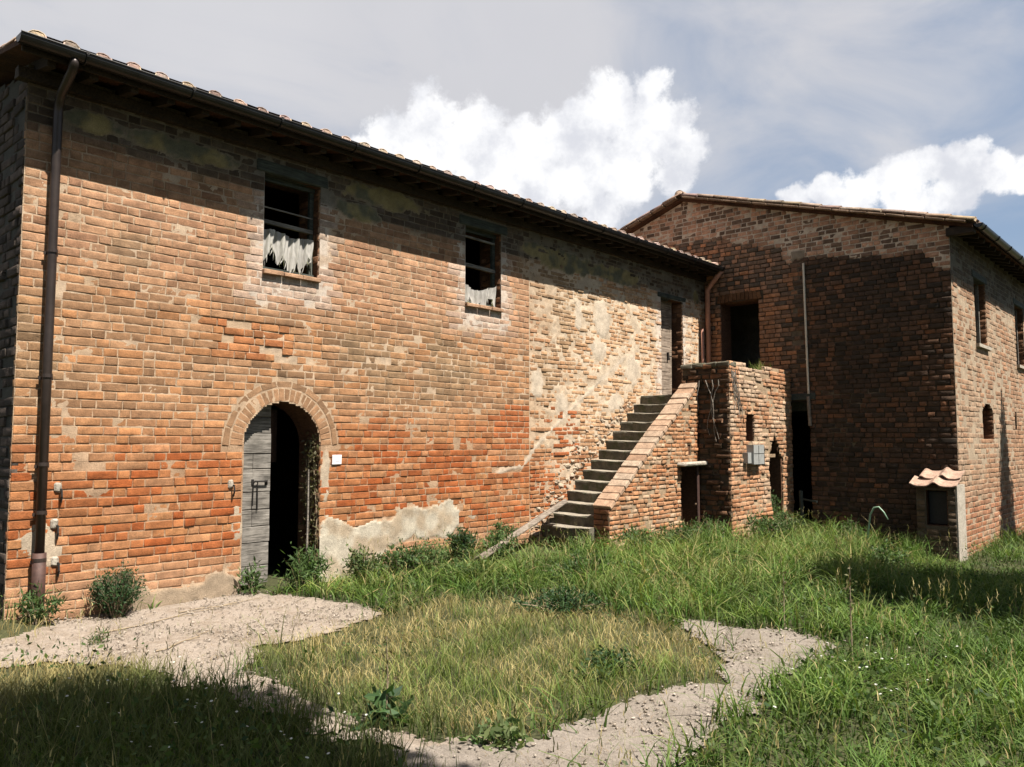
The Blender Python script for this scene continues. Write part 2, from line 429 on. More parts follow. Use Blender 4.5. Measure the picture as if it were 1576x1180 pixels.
    def face(s, parent, name, u0, u1, v0, v1, solid, offc, res=.025):
        """the mortar / plaster surface between the bricks, a fine uneven sheet with real relief"""
        us = np.linspace(u0, u1, int(round((u1-u0)/res))+1); vs = np.linspace(v0, v1, int(round((v1-v0)/res))+1)
        UU, VV = np.meshgrid(us, vs, indexing='ij')
        off, col = offc(UU, VV)
        P = s.world(UU, VV, off).reshape(-1, 3)
        nu, nv = len(us), len(vs)
        uc = (us[:-1]+us[1:])/2; vc = (vs[:-1]+vs[1:])/2
        ok = solid(*[q.ravel() for q in np.meshgrid(uc, vc, indexing='ij')]).reshape(nu-1, nv-1)
        I, J = np.nonzero(ok); a = I*nv+J
        F = np.stack([a, a+nv, a+nv+1, a+1], 1)
        if s.flip: F = F[:, ::-1]
        used = np.unique(F); mp = np.full(len(P), -1); mp[used] = np.arange(len(used))
        return mk(name, P[used], mp[F], M['mortar'], parent, col.reshape(-1, 3)[used], smooth=True)

def core(parent, name, W, u0, u1, v0, v1, holes, n0, n1, mat):
    """solid masonry behind the face, with rectangular openings left free"""
    us = sorted({u0, u1, *[h for q in holes for h in q[:2] if u0 < h < u1]})
    vs = sorted({v0, v1, *[h for q in holes for h in q[2:] if v0 < h < v1]})
    b = MB()
    for a, c in zip(us[:-1], us[1:]):
        run = None
        for d, e in zip(vs[:-1], vs[1:]):
            um, vm = (a+c)/2, (d+e)/2
            blocked = any(q[0] < um < q[1] and q[2] < vm < q[3] for q in holes)
            if not blocked: run = (run[0], e) if run else (d, e)
            if (blocked or e == vs[-1]) and run:
                V = [tuple(W.world(np.array(u), np.array(v), np.array(n))) for u in (a, c) for n in (n0, n1) for v in run]
                b.add(V, [(0,1,3,2),(4,6,7,5),(0,4,5,1),(2,3,7,6),(0,2,6,4),(1,5,7,3)]); run = None
    return b.build(name, mat, parent)
def holes_fn(holes, extra=None):
    def f(u, v):
        ok = np.ones(np.shape(u), bool)
        for q in holes: ok &= ~((u > q[0]) & (u < q[1]) & (v > q[2]) & (v < q[3]))
        if extra is not None: ok &= extra(u, v)
        return ok
    return f
def jamb(parent, x, y0, y1, z0, z1, base, seed):
    """brick reveal facing -X at plane x, from the wall face y0 back to y1"""
    w = Wall((x, y0, 0), (0, 1, 0), (-1, 0, 0), seed=seed, sl=.26, hl=.13)
    w.lay(.004, y1-y0, z0, z1, lambda u, v: np.ones(np.shape(u), bool))
    n = len(w.bricks[0]); g = np.random.default_rng(seed)
    col = np.array(base)*g.uniform(.6, 1.3, (n, 1))
    w.finish(parent, col, g.uniform(-.008, .006, n), (.34, .25, .17), limit=0)

def box_brick(L, H, D, seed, b=.006):
    """one loose brick / block with worn edges, centred"""
    g = np.random.default_rng(seed)
    V = []
    for sx in (-1, 1):
        for sy in (-1, 1):
            for sz in (-1, 1):
                c = np.array([sx*L/2, sy*D/2, sz*H/2])+g.uniform(-b*.5, b*.5, 3)
                for ax in range(3):
                    p = c.copy(); p -= np.array([sx, sy, sz])*b; p[ax] = c[ax]
                    V.append(p)
    V = np.array(V)
    import bmesh
    bm = bmesh.new()
    for p in V: bm.verts.new(p)
    bmesh.ops.convex_hull(bm, input=bm.verts); bm.normal_update()
    Vv = np.array([v.co[:] for v in bm.verts]); bm.verts.index_update()
    F = [tuple(v.index for v in f.verts) for f in bm.faces]; bm.free()
    return Vv, F
def rot_z(V, a):
    c, s_ = math.cos(a), math.sin(a); V = np.asarray(V); return np.stack([V[:, 0]*c-V[:, 1]*s_, V[:, 0]*s_+V[:, 1]*c, V[:, 2]], 1)
def rot_y(V, a):
    c, s_ = math.cos(a), math.sin(a); V = np.asarray(V); return np.stack([V[:, 0]*c+V[:, 2]*s_, V[:, 1], -V[:, 0]*s_+V[:, 2]*c], 1)
def rot_x(V, a):
    c, s_ = math.cos(a), math.sin(a); V = np.asarray(V); return np.stack([V[:, 0], V[:, 1]*c-V[:, 2]*s_, V[:, 1]*s_+V[:, 2]*c], 1)

# ------------------------------------------------------------------ the ground
def gz(x, y):
    x = np.asarray(x, float); y = np.asarray(y, float)
    z = -.26*sstep(x, 3.5, 8.5)*sstep(-y, 2.0, 4.2)
    z = z+.13*sstep(x, .7, 1.6)*sstep(-x, -4.6, -4.0)*sstep(y, -.9, -.1)
    z = z+.10*sstep(-x, 2.2, 2.9)*sstep(y, -1.0, -.1)
    z = z+.02*(fbm(x*.6, y*.6, 5)-.5)
    return z
APRON = [(-3.2,-.95),(-2.35,.0),(-1.54,.1),(-.5,.1),(-.2,-.5),(-.1,-1.2),(-.08,-1.95),(-1.16,-2.26),(-1.65,-2.18),(-2.0,-2.61),(-2.06,-3.23),(-2.1,-3.73),
         (-2.05,-4.17),(-2.0,-4.64),(-1.87,-5.03),(-2.2,-5.1),(-2.32,-3.93),(-2.42,-2.5),(-2.62,-1.75),(-2.9,-1.35),(-3.3,-1.2)]
PATH = [(-2.3,-4.7),(-1.87,-4.98),(-1.6,-5.2),(-1.23,-5.1),(-.62,-5.18),(.06,-5.27),(.64,-5.1),(1.3,-4.3),(1.5,-4.05),(1.68,-4.6),(1.72,-5.3),
        (1.6,-5.68),(.97,-5.64),(.07,-5.70),(-.67,-5.74),(-1.28,-5.80),(-1.6,-5.9),(-2.6,-5.6)]
ISLAND = [(-1.72,-2.11),(-1.26,-1.81),(-.42,-1.99),(.39,-1.78),(1.36,-2.34),(1.51,-3.48),(1.35,-4.26),(.73,-5.08),(.1,-5.28),(-.57,-5.18),(-1.19,-5.12),
          (-1.65,-5.21),(-1.84,-5.0),(-1.9,-4.65),(-1.96,-4.27),(-2.05,-3.73),(-1.98,-3.1)]
def wob(x, y, a=.17, f=2.6):
    return x+a*(fbm(x*f, y*f, 31)-.5)*2+.10*(fbm(x*13, y*13, 33)-.5)*2, y+a*(fbm(x*f, y*f, 57)-.5)*2+.10*(fbm(x*13, y*13, 59)-.5)*2
xs = np.concatenate([[-1200, -300, -80, -30], np.linspace(-14, 20, 137), [35, 90, 300, 1200]])
ys = np.concatenate([[-1200, -300, -80, -30], np.linspace(-16, 2, 73), [8, 20, 60, 300, 1200]])
GX, GY = np.meshgrid(xs, ys, indexing='ij'); GZ = gz(GX, GY)
nu, nv = GX.shape; I, J = np.meshgrid(np.arange(nu-1), np.arange(nv-1), indexing='ij'); a = (I*nv+J).ravel()
tag(mk('ground', np.stack([GX, GY, GZ], -1).reshape(-1, 3), np.stack([a, a+nv, a+nv+1, a+1], 1), M['soil'], smooth=True), kind='structure')
def sheet(name, poly, mat, lift, res=.035):
    p = np.array(poly); x = np.arange(p[:, 0].min()-.2, p[:, 0].max()+.2, res); y = np.arange(p[:, 1].min()-.2, min(p[:, 1].max()+.2, .12), res)
    X_, Y_ = np.meshgrid(x, y, indexing='ij'); Z_ = gz(X_, Y_)+lift+.010*(fbm(X_*5, Y_*5, 9)-.5)
    # interpolate the coarse ground sheet so the lift is kept everywhere
    nv_ = len(y); ok = inpoly(*wob((X_[:-1, :-1]+X_[1:, 1:])/2, (Y_[:-1, :-1]+Y_[1:, 1:])/2), poly)
    I_, J_ = np.nonzero(ok); a_ = I_*nv_+J_; F = np.stack([a_, a_+nv_, a_+nv_+1, a_+1], 1)
    P = np.stack([X_, Y_, Z_], -1).reshape(-1, 3); used = np.unique(F); mp = np.full(len(P), -1); mp[used] = np.arange(len(used))
    return tag(mk(name, P[used], mp[F], mat, smooth=True), kind='structure')
sheet('gravel_forecourt', APRON, M['gravel'], .014)
sheet('path', PATH, M['path'], .019)

# ------------------------------------------------------------------ the long farmhouse
AX0, AX1 = -2.80, 9.72
DX0, DX1, DSP = -.57, .43, 1.61            # arched door: jambs and springing
DC, DRAD = (DX0+DX1)/2, (DX1-DX0)/2
W1 = (-.38, .36, 3.60, 4.72); W2 = (2.81, 3.56, 3.63, 4.76); UD = (8.03, 8.83, 2.46, 4.42)
house = thing('farmhouse', (3.4, 3, 0), 'long two-storey brick farmhouse with arched plank door and torn window sheets', 'building')
WA = Wall((0, 0, 0), (1, 0, 0), (0, -1, 0), seed=4, joint=.0095, course=.0845, sl=.262, hl=.126)
def arch_open(u, v, grow=0.0):
    return ((u > DX0-grow) & (u < DX1+grow) & (v < DSP)) | ((np.hypot(u-DC, v-DSP) < DRAD+grow) & (v >= DSP))
solidA_mortar = holes_fn([W1, W2, UD], lambda u, v: ~arch_open(u, v, -.004))
beamA = [(W1[0]-.10, W1[1]+.11, W1[3], W1[3]+.14), (W2[0]-.12, W2[1]+.13, W2[3], W2[3]+.13), (UD[0]-.12, UD[1]+.12, UD[3], UD[3]+.09)]
ring_out = .335
solidA_brick = holes_fn([W1, W2, UD, *beamA], lambda u, v: ~(arch_open(u, v, 0) | ((np.hypot(u-DC, v-DSP) < DRAD+.165+.085) & (v >= DSP-.03) )))
CRACK = 4.20
WA.lay(AX0, CRACK, -.15, 5.08, solidA_brick)
nleft = len(WA.bricks[0])
WA.sl, WA.hl, WA.joint = .22, .11, .014
WA.lay(CRACK+.012, AX1, -.15, 5.08, solidA_brick, jl=.45, course=.066, wav=.030)
BA = np.concatenate(WA.bricks); bu, bv = BA[:, 0], BA[:, 1]; n = len(BA)
WHITE = [(.40,.30),(.45,.74),(.6,.78),(.88,.65),(1.18,.66),(1.50,.66),(1.61,.78),(2.03,.77),(2.51,.86),(2.70,.70),(2.70,.46),(2.51,.36),(1.93,.40),(1.55,.36),(1.39,.24),(1.2,-.1),(.42,-.1)]
RAIL = [(3.50,1.21),(3.98,1.28),(4.02,1.26),(4.31,1.55),(4.75,1.86),(5.26,2.2),(6.17,2.77),(7.0,3.28),(7.25,3.42)]
BLOBS = [(4.38,2.55,.17,.30),(5.45,3.75,.10,.30),(6.12,3.75,.26,.42),(7.05,2.95,.26,.30),(6.0,3.25,.22,.25),(5.0,2.25,.2,.2),(6.5,2.35,.3,.2)]
OLIVE = [(-1.30,4.72,.75,.12),(-2.25,4.74,.25,.13),(1.35,4.80,.75,.14),(.95,4.55,.4,.12),(5.2,4.60,1.0,.20),(6.6,4.60,.9,.16),(4.4,4.65,.5,.13),(9.35,4.55,.12,.2)]
def bulge(u, v, lst, s=0):
    m = np.full(np.shape(u), -9.0)
    for (x, z, rx, rz) in lst: m = np.maximum(m, 1-np.hypot((u-x)/rx, (v-z)/rz))
    return m+.9*(fbm(u*7, v*7, 77+s, 4)-.5)
def white_mask(u, v):
    du, dv = u+.10*(fbm(u*9, v*9, 3)-.5)*2, v+.07*(fbm(u*9, v*9, 8)-.5)*2
    return inpoly(du, dv, WHITE)
def redness(u, v):
    top = np.where(u < 3.4, np.where(u < 0, 1.48, 1.66), 1.30)
    t = sstep(v+.5*(fbm(u*1.3, v*2.0, 21)-.5), top+.42, top-.12)
    return t*sstep(v, .22, .62)
def patch(u, v, u0, u1, v0, v1, s):
    du = u+.14*(vn2(u*6, v*11, s)-.5)*2
    return ((du > u0) & (du < u1) & (v > v0) & (v < v1)).astype(float)
g = np.random.default_rng(3)
TAN, ORG, RED, BRN, PAL, PNK = map(np.array, [(.375,.205,.106), (.41,.188,.078), (.33,.088,.024), (.235,.128,.066), (.46,.30,.175), (.405,.225,.128)])
pick = g.random(n)
colA = mixc(TAN, BRN, (pick < .34)*g.uniform(.4, 1, n)); colA = mixc(colA, ORG, (pick > .66)*g.uniform(.3, .9, n))
up = sstep(bv, 2.9, 3.6); colA = mixc(colA, mixc(PNK*1.08, (.30, .155, .09), (g.random(n) < .3)*g.uniform(.4, 1, n)), up*.8)
red = redness(bu, bv)
lowmix = sstep(bv+.5*(fbm(bu*1.1, bv*1.5, 61)-.5), 2.15, 1.75)
colA = mixc(colA, mixc(ORG, PNK, g.random(n)*.6), lowmix*.75)
colA = mixc(colA, mixc(RED, ORG, np.clip(g.normal(.36, .36, n), 0, 1)), red*np.where(g.random(n) < .80, 1, .2))
base = sstep(bv, .52, .25); colA = mixc(colA, PNK*1.05, base*.7)
fresh = patch(bu, bv, -.98, .05, 2.54, 2.96, 5); colA = mixc(colA, mixc(ORG, RED, g.random(n)*.7), fresh*.85)
rp = np.maximum(patch(bu, bv, 3.46, 4.2, 1.5, 2.22, 6), patch(bu, bv, 4.7, 5.4, 1.45, 2.2, 7)); colA = mixc(colA, RED*1.05, rp*.8)
rightp = (bu > CRACK); colA = mixc(colA, mixc(PAL*1.22, ORG*1.05, g.random(n)**1.7*.7), sstep(bu+.7*(fbm(bu*2, bv*2, 87)-.5), 4.0, 5.6)*(1-rp)*sstep(bv, .9, 2.0)*.85)
lich = sstep(fbm(bu*1.1, bv*1.1, 41), .55, .72)*sstep(bv, 1.9, 2.4); colA = mixc(colA, np.array((.22, .165, .095)), lich*.45)
grime_shade = sstep(bv+.16*(fbm(bu*1.2, bv*2, 91)-.5), 4.46, 4.56); colA = mixc(colA, np.array((.075, .062, .048))*g.uniform(.5, 1.6, (n, 1)), grime_shade*.9)  # blackened lichen bricks, plus eaves' shade deepened in the colour
for q in (W1, W2, UD):
    dd = np.maximum(np.maximum(q[0]-bu, bu-q[1]), np.maximum(q[2]-.2-bv, bv-q[3])); colA = mixc(colA, (.50, .41, .34), (1-grime_shade)*sstep(-dd+.2*(g.random(n)-.5), -.30, -.05)*.55)
colA *= g.uniform(.88, 1.16, (n, 1))*1.04
offA = g.normal(0, .0014, n)+.0010*(1-red)+np.where(rightp, g.normal(0, .006, n), 0)+red*g.normal(0, .0028, n)
offA += np.where((fresh > 0), g.normal(-.003, .006, n), 0)
offA = np.where((segdist(bu, bv, RAIL) < .045) | (bulge(bu, bv, BLOBS) > .25), -.03, offA)
keepA = np.ones(n, bool)
for hx, hz_ in [(2.94,1.60),(1.01,1.90),(-.62,2.92),(5.05,2.75),(4.9,2.55),(6.2,2.9),(1.35,2.66)]:
    k = np.argmin(np.hypot(bu-hx, (bv-hz_)*2)); offA[k] -= .045; colA[k] *= .6
gone = rightp & (g.random(n) < .045); offA[gone] -= .03
keepA &= ~(white_mask(bu, bv))
def mortarA(u, v):
    f1 = fbm(u*5, v*5, 12); f2 = fbm(u*22, v*22, 14, 3)
    red_ = redness(u, v); up_ = sstep(v, 1.9, 2.6)
    off = -.0026+(.006+.010*red_)*(f1-.5)+.005*(f2-.5)+up_*.0002-red_*.0046-.008*patch(u, v, -1.02, .09, 2.50, 3.0, 5)
    col = mixc((.50,.35,.225), (.36,.195,.10), red_*.6)
    col = mixc(col, (.55,.41,.285), sstep(f1, .42, .68)*(.25+.55*up_))
    right = (u > CRACK)*1.0; fade = sstep(u+.5*(f1-.5), 3.9, 5.6)
    off = off+right*(.012*(f1-.5)+.010*(f2-.5)-.001+.004*sstep(fbm(u*1.7, v*1.7, 71), .45, .65))
    col = mixc(col, (.66,.53,.385), fade*.75)
    # smeared lime round the windows and the upper door
    for q in (W1, W2, UD):
        d = np.maximum(np.maximum(q[0]-u, u-q[1]), np.maximum(q[2]-.2-v, v-q[3]))
        m = sstep(-d+.25*(f1-.5), -.26, -.06); off = off+m*.0022; col = mixc(col, (.64,.54,.45), m*.85)
    # smears of flush mortar in the upper half
    s_ = sstep(fbm(u*3.6, v*5.2, 45, 5), .63, .78)*up_; off = off+s_*.0022; col = mixc(col, (.47,.32,.20), s_*.6)
    w = white_mask(u, v)*1.0; off = np.where(w > 0, .007+.010*(f1-.5)+.004*(f2-.5), off)
    col = mixc(col, mixc((.55,.48,.37), (.45,.35,.24), sstep(f1, .4, .7)), w)
    b = sstep(bulge(u, v, BLOBS), -.05, .40); off = off*(1-b)+.008*b; col = mixc(col, (.60,.50,.385), b*.8)
    rl = sstep(.030+.055*(f2-.5)+.06*(f1-.5)-segdist(u, v, RAIL), -.032, .032)*sstep(7.35-u, .0, .8); off = off*(1-rl)+.005*rl; col = mixc(col, (.62,.515,.40), rl*.75)
    o = sstep(bulge(u, v, OLIVE, 4), .0, .25); off = off+o*.013; col = mixc(col, mixc((.33,.26,.125), (.16,.15,.10), sstep(f1, .4, .65)), o)
    gr = sstep(v+.16*(fbm(u*1.2, v*2, 91)-.5), 4.46, 4.56)*(1-o); col = mixc(col, (.125,.115,.09), gr*.8)  # mortar under the eaves: dark staining and shade put into the colour
    pl = sstep(.24+.14*(f1-.5)*2-v, -.03, .05)*((u > -1.75) & (u < DX0)); off = off+pl*.012; col = mixc(col, (.36,.275,.19), pl*.9)
    pl2 = sstep(bulge(u, v, [(-2.55,.75,.22,.22),(-2.45,.62,.2,.12),(-.62,.8,.08,.25),(.5,1.25,.07,.35),(2.95,.62,.14,.10)], 9), .1, .3); off = off+pl2*.010; col = mixc(col, (.52,.43,.32), pl2*.8)
    return off, np.clip(col*(.86+.28*f2[..., None]), 0, 1)
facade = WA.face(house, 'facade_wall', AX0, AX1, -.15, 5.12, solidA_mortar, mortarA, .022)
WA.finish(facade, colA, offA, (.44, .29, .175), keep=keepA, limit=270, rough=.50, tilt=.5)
core(house, 'inner_wall', WA, AX0+.05, AX1, -.3, 5.1, [(DX0, DX1, -.31, DSP+DRAD), W1, W2, UD], -.45, -.035, M['core'])
# arch: filler over the curved head, and the two rings of bricks
b = MB(); K = 16
for i in range(K):
    a0, a1 = math.pi*i/K, math.pi*(i+1)/K
    V = []
    for y in (.035, .45):
        for aa, top in ((a0, 0), (a1, 0), (a1, 1), (a0, 1)):
            x = DC+DRAD*math.cos(aa); V.append((x, y, DSP+DRAD if top else DSP+DRAD*math.sin(aa)))
    b.add(V, [(0,1,2,3),(4,7,6,5),(0,4,5,1)])
b.build('arch_soffit', M['core'], house)
def ring(r0, r1, count, depth, jit, base, seed):
    gg = np.random.default_rng(seed)
    for i in range(count):
        a = math.pi*(i+.5)/count+gg.normal(0, .004)
        wid = math.pi*(r0+r1)/2/count-.011
        V, F = box_brick(wid+.003, r1-r0-.006, depth, seed*100+i, .0045)
        V = rot_y(V, a-math.pi/2) if False else rot_y(V, math.pi/2-a)
        rr = (r0+r1)/2
        V = V+np.array([DC+rr*math.cos(a), depth/2+.0005+gg.uniform(-jit, jit)*.4, DSP+rr*math.sin(a)])
        mk('arch_brick', V, F, M['brick'], house, np.tile(np.array(base)*gg.uniform(.72, 1.2), (len(V), 1)))
ring(DRAD+.003, DRAD+.150, 26, .16, .004, (.385, .215, .115), 5)
ring(DRAD+.158, DRAD+.235, 11, .10, .003, (.35, .20, .108), 6)
jamb(house, DX1, .004, .44, -.15, DSP, (.26, .15, .085), 31)
for q, sdv in ((W1, 32), (W2, 33), (UD, 34)): jamb(house, q[1], .004, .42, q[2], q[3], (.30, .145, .075), sdv)
# end wall on the left
EW = Wall((AX0, 0, 0), (0, 1, 0), (-1, 0, 0), seed=9, joint=.016)
roofz = lambda y: 5.02+.17*np.asarray(y)
EW.lay(.004, 1.9, -.15, 5.3, lambda u, v: v < roofz(u))
EB = EW.bricks[0]; ge = np.random.default_rng(2)
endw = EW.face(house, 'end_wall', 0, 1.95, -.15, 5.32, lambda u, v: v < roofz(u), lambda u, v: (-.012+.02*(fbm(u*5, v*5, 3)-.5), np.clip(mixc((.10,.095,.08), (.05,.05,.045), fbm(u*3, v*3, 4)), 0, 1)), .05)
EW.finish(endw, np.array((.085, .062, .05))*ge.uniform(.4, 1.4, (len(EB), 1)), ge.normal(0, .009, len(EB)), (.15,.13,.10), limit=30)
b = MB(); b.add([(AX0+.03, .06, -.3), (AX0+.03, 6.6, -.3), (AX0+.03, 6.6, 5.05), (AX0+.03, 3.2, 5.6), (AX0+.03, .06, 5.04), (AX0+.45, .06, -.3), (AX0+.45, 6.6, -.3), (AX0+.45, 6.6, 5.05), (AX0+.45, 3.2, 5.6), (AX0+.45, .06, 5.04)],
  [(0,1,2,3,4), (9,8,7,6,5), (0,5,6,1), (1,6,7,2), (2,7,8,3), (3,8,9,4), (4,9,5,0)]); b.build('gable_core', M['core'], house)
BW = Wall((0, 6.6, 0), (1, 0, 0), (0, 1, 0), seed=8)
core(house, 'rear_wall', BW, AX0+.45, AX1, -.3, 5.1, [(3.36, 3.62, 1.25, 2.35)], -.4, 0, M['core'])
b = MB().box(AX0+.45, AX1, .45, 6.2, 2.30, 2.45); b.build('upper_floor', M['plasterin'], house)
b = MB().box(5.6, 5.75, .46, 6.19, 2.46, 5.0); b.build('partition_wall', M['plasterin'], house)
b = MB().box(AX1-.02, AX1+.0, .45, 6.2, -.3, 5.1); b.build('party_wall', M['plasterin'], house)
# roof structure and eaves
EY, EZ, SL = -.42, 5.135, .17
def roof_at(y): return EZ+SL*(y-EY) if y < 3.1 else EZ+SL*(3.1-EY)-SL*(y-3.1)
b = MB()
for x in (-3.0, 9.70):
    pass
V = []
for x in (-3.0, 9.70):
    for y, dz in ((EY, 0), (3.1, 0), (6.9, 0), (6.9, -.05), (3.1, -.05), (EY, -.05)): V.append((x, y, roof_at(y)+dz))
b.add(V, [(0,1,4,5), (1,2,3,4), (6,11,10,7), (7,10,9,8), (0,6,7,1), (1,7,8,2), (2,8,9,3), (5,4,10,11), (4,3,9,10), (0,5,11,6)])
deck = b.build('roof_deck', M['soffit'], house)
for i, x in enumerate(np.arange(-2.72, 9.6, .36)):
    h0 = roof_at(EY+.04)-.052; MB().bar((x, EY+.05, roof_at(EY+.05)-.095), (x+rng.normal(0, .01), .5, roof_at(.5)-.095), .075, .09, jit=.006).build('rafter', M['rafter'], house)
MB().bar((-2.98, EY-.005, EZ-.05), (9.69, EY-.005, EZ-.055), .022, .10).build('eaves_board', M['rafter'], house)
MB().bar((-2.9, -.02, 5.0), (9.68, -.02, 5.0), .10, .10, jit=.004).build('wall_plate', M['rafter'], house)
def tile_mesh(L=.44, r0=.088, r1=.074, th=.013, seg=6):
    V = []; F = []
    for e, (y, r) in enumerate(((0, r0), (L, r1))):
        for o in (0, -th):
            for k in range(seg+1):
                a = math.pi*k/seg; V.append((math.cos(a)*(r+o), y, math.sin(a)*(r+o)*.82))
    m = seg+1
    for k in range(seg):
        F += [(k, k+1, 2*m+k+1, 2*m+k), (m+k+1, m+k, 3*m+k, 3*m+k+1), (k+1, k, m+k, m+k+1), (2*m+k, 2*m+k+1, 3*m+k+1, 3*m+k)]
    F += [(0, 2*m, 3*m, m), (seg, m+seg, 3*m+seg, 2*m+seg)]
    F += [(m, m+1, m+5, m+6), (m+1, m+2, m+4, m+5), (m+2, m+3, m+3, m+4)][:2]
    return np.array(V), np.array(F)
TV, TF = tile_mesh()
TILEC = np.array((.50, .365, .285))
def tile_at(pos, slope_dir, slope, flip, gg, yaw=0.0):
    V = TV.copy()
    if flip: V = V*np.array([-1.0, 1, -1])+np.array([0, 0, .085]); V[:, 0] *= .95
    V = rot_x(V, math.atan(slope)+gg.normal(0, .02)); V = rot_z(V, yaw+gg.normal(0, .025))
    V = V+np.asarray(pos)+gg.normal(0, .004, 3)
    c = TILEC*gg.uniform(.62, 1.25)*np.array([1, gg.uniform(.9, 1.08), gg.uniform(.85, 1.12)])
    return V, np.tile(c, (len(V), 1))
def tile_roof(parent, x0, x1, y0, slope, zf, nrow, solo_rows, pitch=.272, sgn=1, step=.36, solo_test=None):
    gg = np.random.default_rng(44); LV, LC = [], []
    ncol = int((x1-x0)/pitch)
    for c_ in range(ncol+1):
        x = x0+c_*pitch
        for r_ in range(nrow):
            for flip in (True, False):
                xx = x+(pitch/2 if flip else 0)
                if xx > x1+.02: continue
                y = y0+sgn*r_*step
                z = zf(y)+(-.018 if flip else .028)+.012
                V, cc = tile_at((xx, y, z), 0, slope, flip, gg, 0 if sgn > 0 else math.pi)
                solo = (r_ < solo_rows and not flip) if solo_test is None else solo_test(c_, r_, flip)
                if solo: mk('roof_tile', V, TF, M['tile'], parent, cc, smooth=False)
                else: LV.append(V); LC.append(cc)
    k = len(TV); V = np.concatenate(LV); F = (TF[None]+k*np.arange(len(LV))[:, None, None]).reshape(-1, 4)
    mk('tiling', V, F, M['tile'], parent, np.concatenate(LC), kind='stuff')
tile_roof(deck, -2.88, 9.62, EY-.06, SL, roof_at, 9, 4)
MB().tube([(-3.0, 3.1, roof_at(3.1)+.09), (9.7, 3.1, roof_at(3.1)+.09)], .11, 10).build('ridge_tiles', M['clay_pipe'], deck)
# gutter
def half_pipe(x0, x1, yc, zc, r, th=.006, seg=10):
    V = []; F = []
    for x in (x0, x1):
        for rr in (r, r-th):
            for k in range(seg+1):
                a = math.pi+math.pi*k/seg; V.append((x, yc+rr*math.cos(a), zc+rr*math.sin(a)))
    m = seg+1
    for k in range(seg):
        F += [(k, k+1, 2*m+k+1, 2*m+k), (m+k+1, m+k, 3*m+k, 3*m+k+1), (k+1, k, m+k, m+k+1), (2*m+k, 2*m+k+1, 3*m+k+1, 3*m+k)]
    F += [(0, 2*m, 3*m, m), (seg, m+seg, 3*m+seg, 2*m+seg), tuple(range(m)), tuple(2*m+k for k in range(m))[::-1]]
    return V, F
GY0, GZ0, GR = -.505, 5.135, .072
b = MB(); b.add(*half_pipe(-3.03, 9.52, GY0, GZ0, GR)); b.tube([(-3.03, GY0-GR, GZ0+.004), (9.52, GY0-GR, GZ0+.004)], .009, 8)
gut = b.build('gutter', M['gutter'], house)
for x in np.arange(-2.50, 9.5, .99):
    MB().tube([(x, GY0+(GR+.008)*math.cos(a), GZ0+(GR+.008)*math.sin(a)) for a in np.linspace(math.pi, 2*math.pi, 9)]+[(x, EY+.1, GZ0+.045)], .009, 6).build('bracket', M['gutter'], gut)
    MB().box(x-.012, x+.012, GY0-GR-.014, GY0-GR+.012, GZ0-.014, GZ0+.018).build('clip', M['iron'], gut)
# downpipe on the left
PX = -2.565
pts = [(PX-.02, GY0, GZ0-.05), (PX-.02, GY0, GZ0-.10), (PX-.018, GY0+.04, GZ0-.15), (PX-.01, -.19, 4.86), (PX, -.10, 4.80), (PX, -.080, 4.70), (PX, -.080, 2.6), (PX, -.080, .62)]
dp = MB().tube(pts, .041, 14).build('downpipe', M['pipe'], house, smooth=True)
MB().tube([(PX, -.085, .66), (PX, -.085, .02)], .056, 14).build('cast_iron_boot', M['rustpipe'], dp, smooth=True)
for z in (.60, 1.02, 1.45, 2.25, 3.4):
    MB().tube([(PX, -.085, z-.016), (PX, -.085, z+.016)], .046 if z > .7 else .058, 14).bar((PX-.062, -.05, z-.02), (PX-.03, -.05, z-.02), .012, .03).bar((PX+.03, -.05, z-.02), (PX+.062, -.03, z-.02), .012, .03).bar((PX, -.04, z), (PX, .0, z), .02, .02).build('clamp', M['pipe'], dp)
# right hand pipes in the corner
cp = MB().tube([(9.52, GY0, GZ0-.04), (9.55, -.3, 4.9), (9.60, -.14, 4.75), (9.60, -.14, 2.46)], .05, 12).build('downpipe', M['clay_pipe'], house, smooth=True)
MB().tube([(9.49, -.07, 3.95), (9.49, -.07, 2.46)], .03, 8).bar((9.49, -.05, 3.0), (9.49, .01, 3.0), .02, .02).build('vent_pipe', M['clay_pipe'], house, smooth=True)
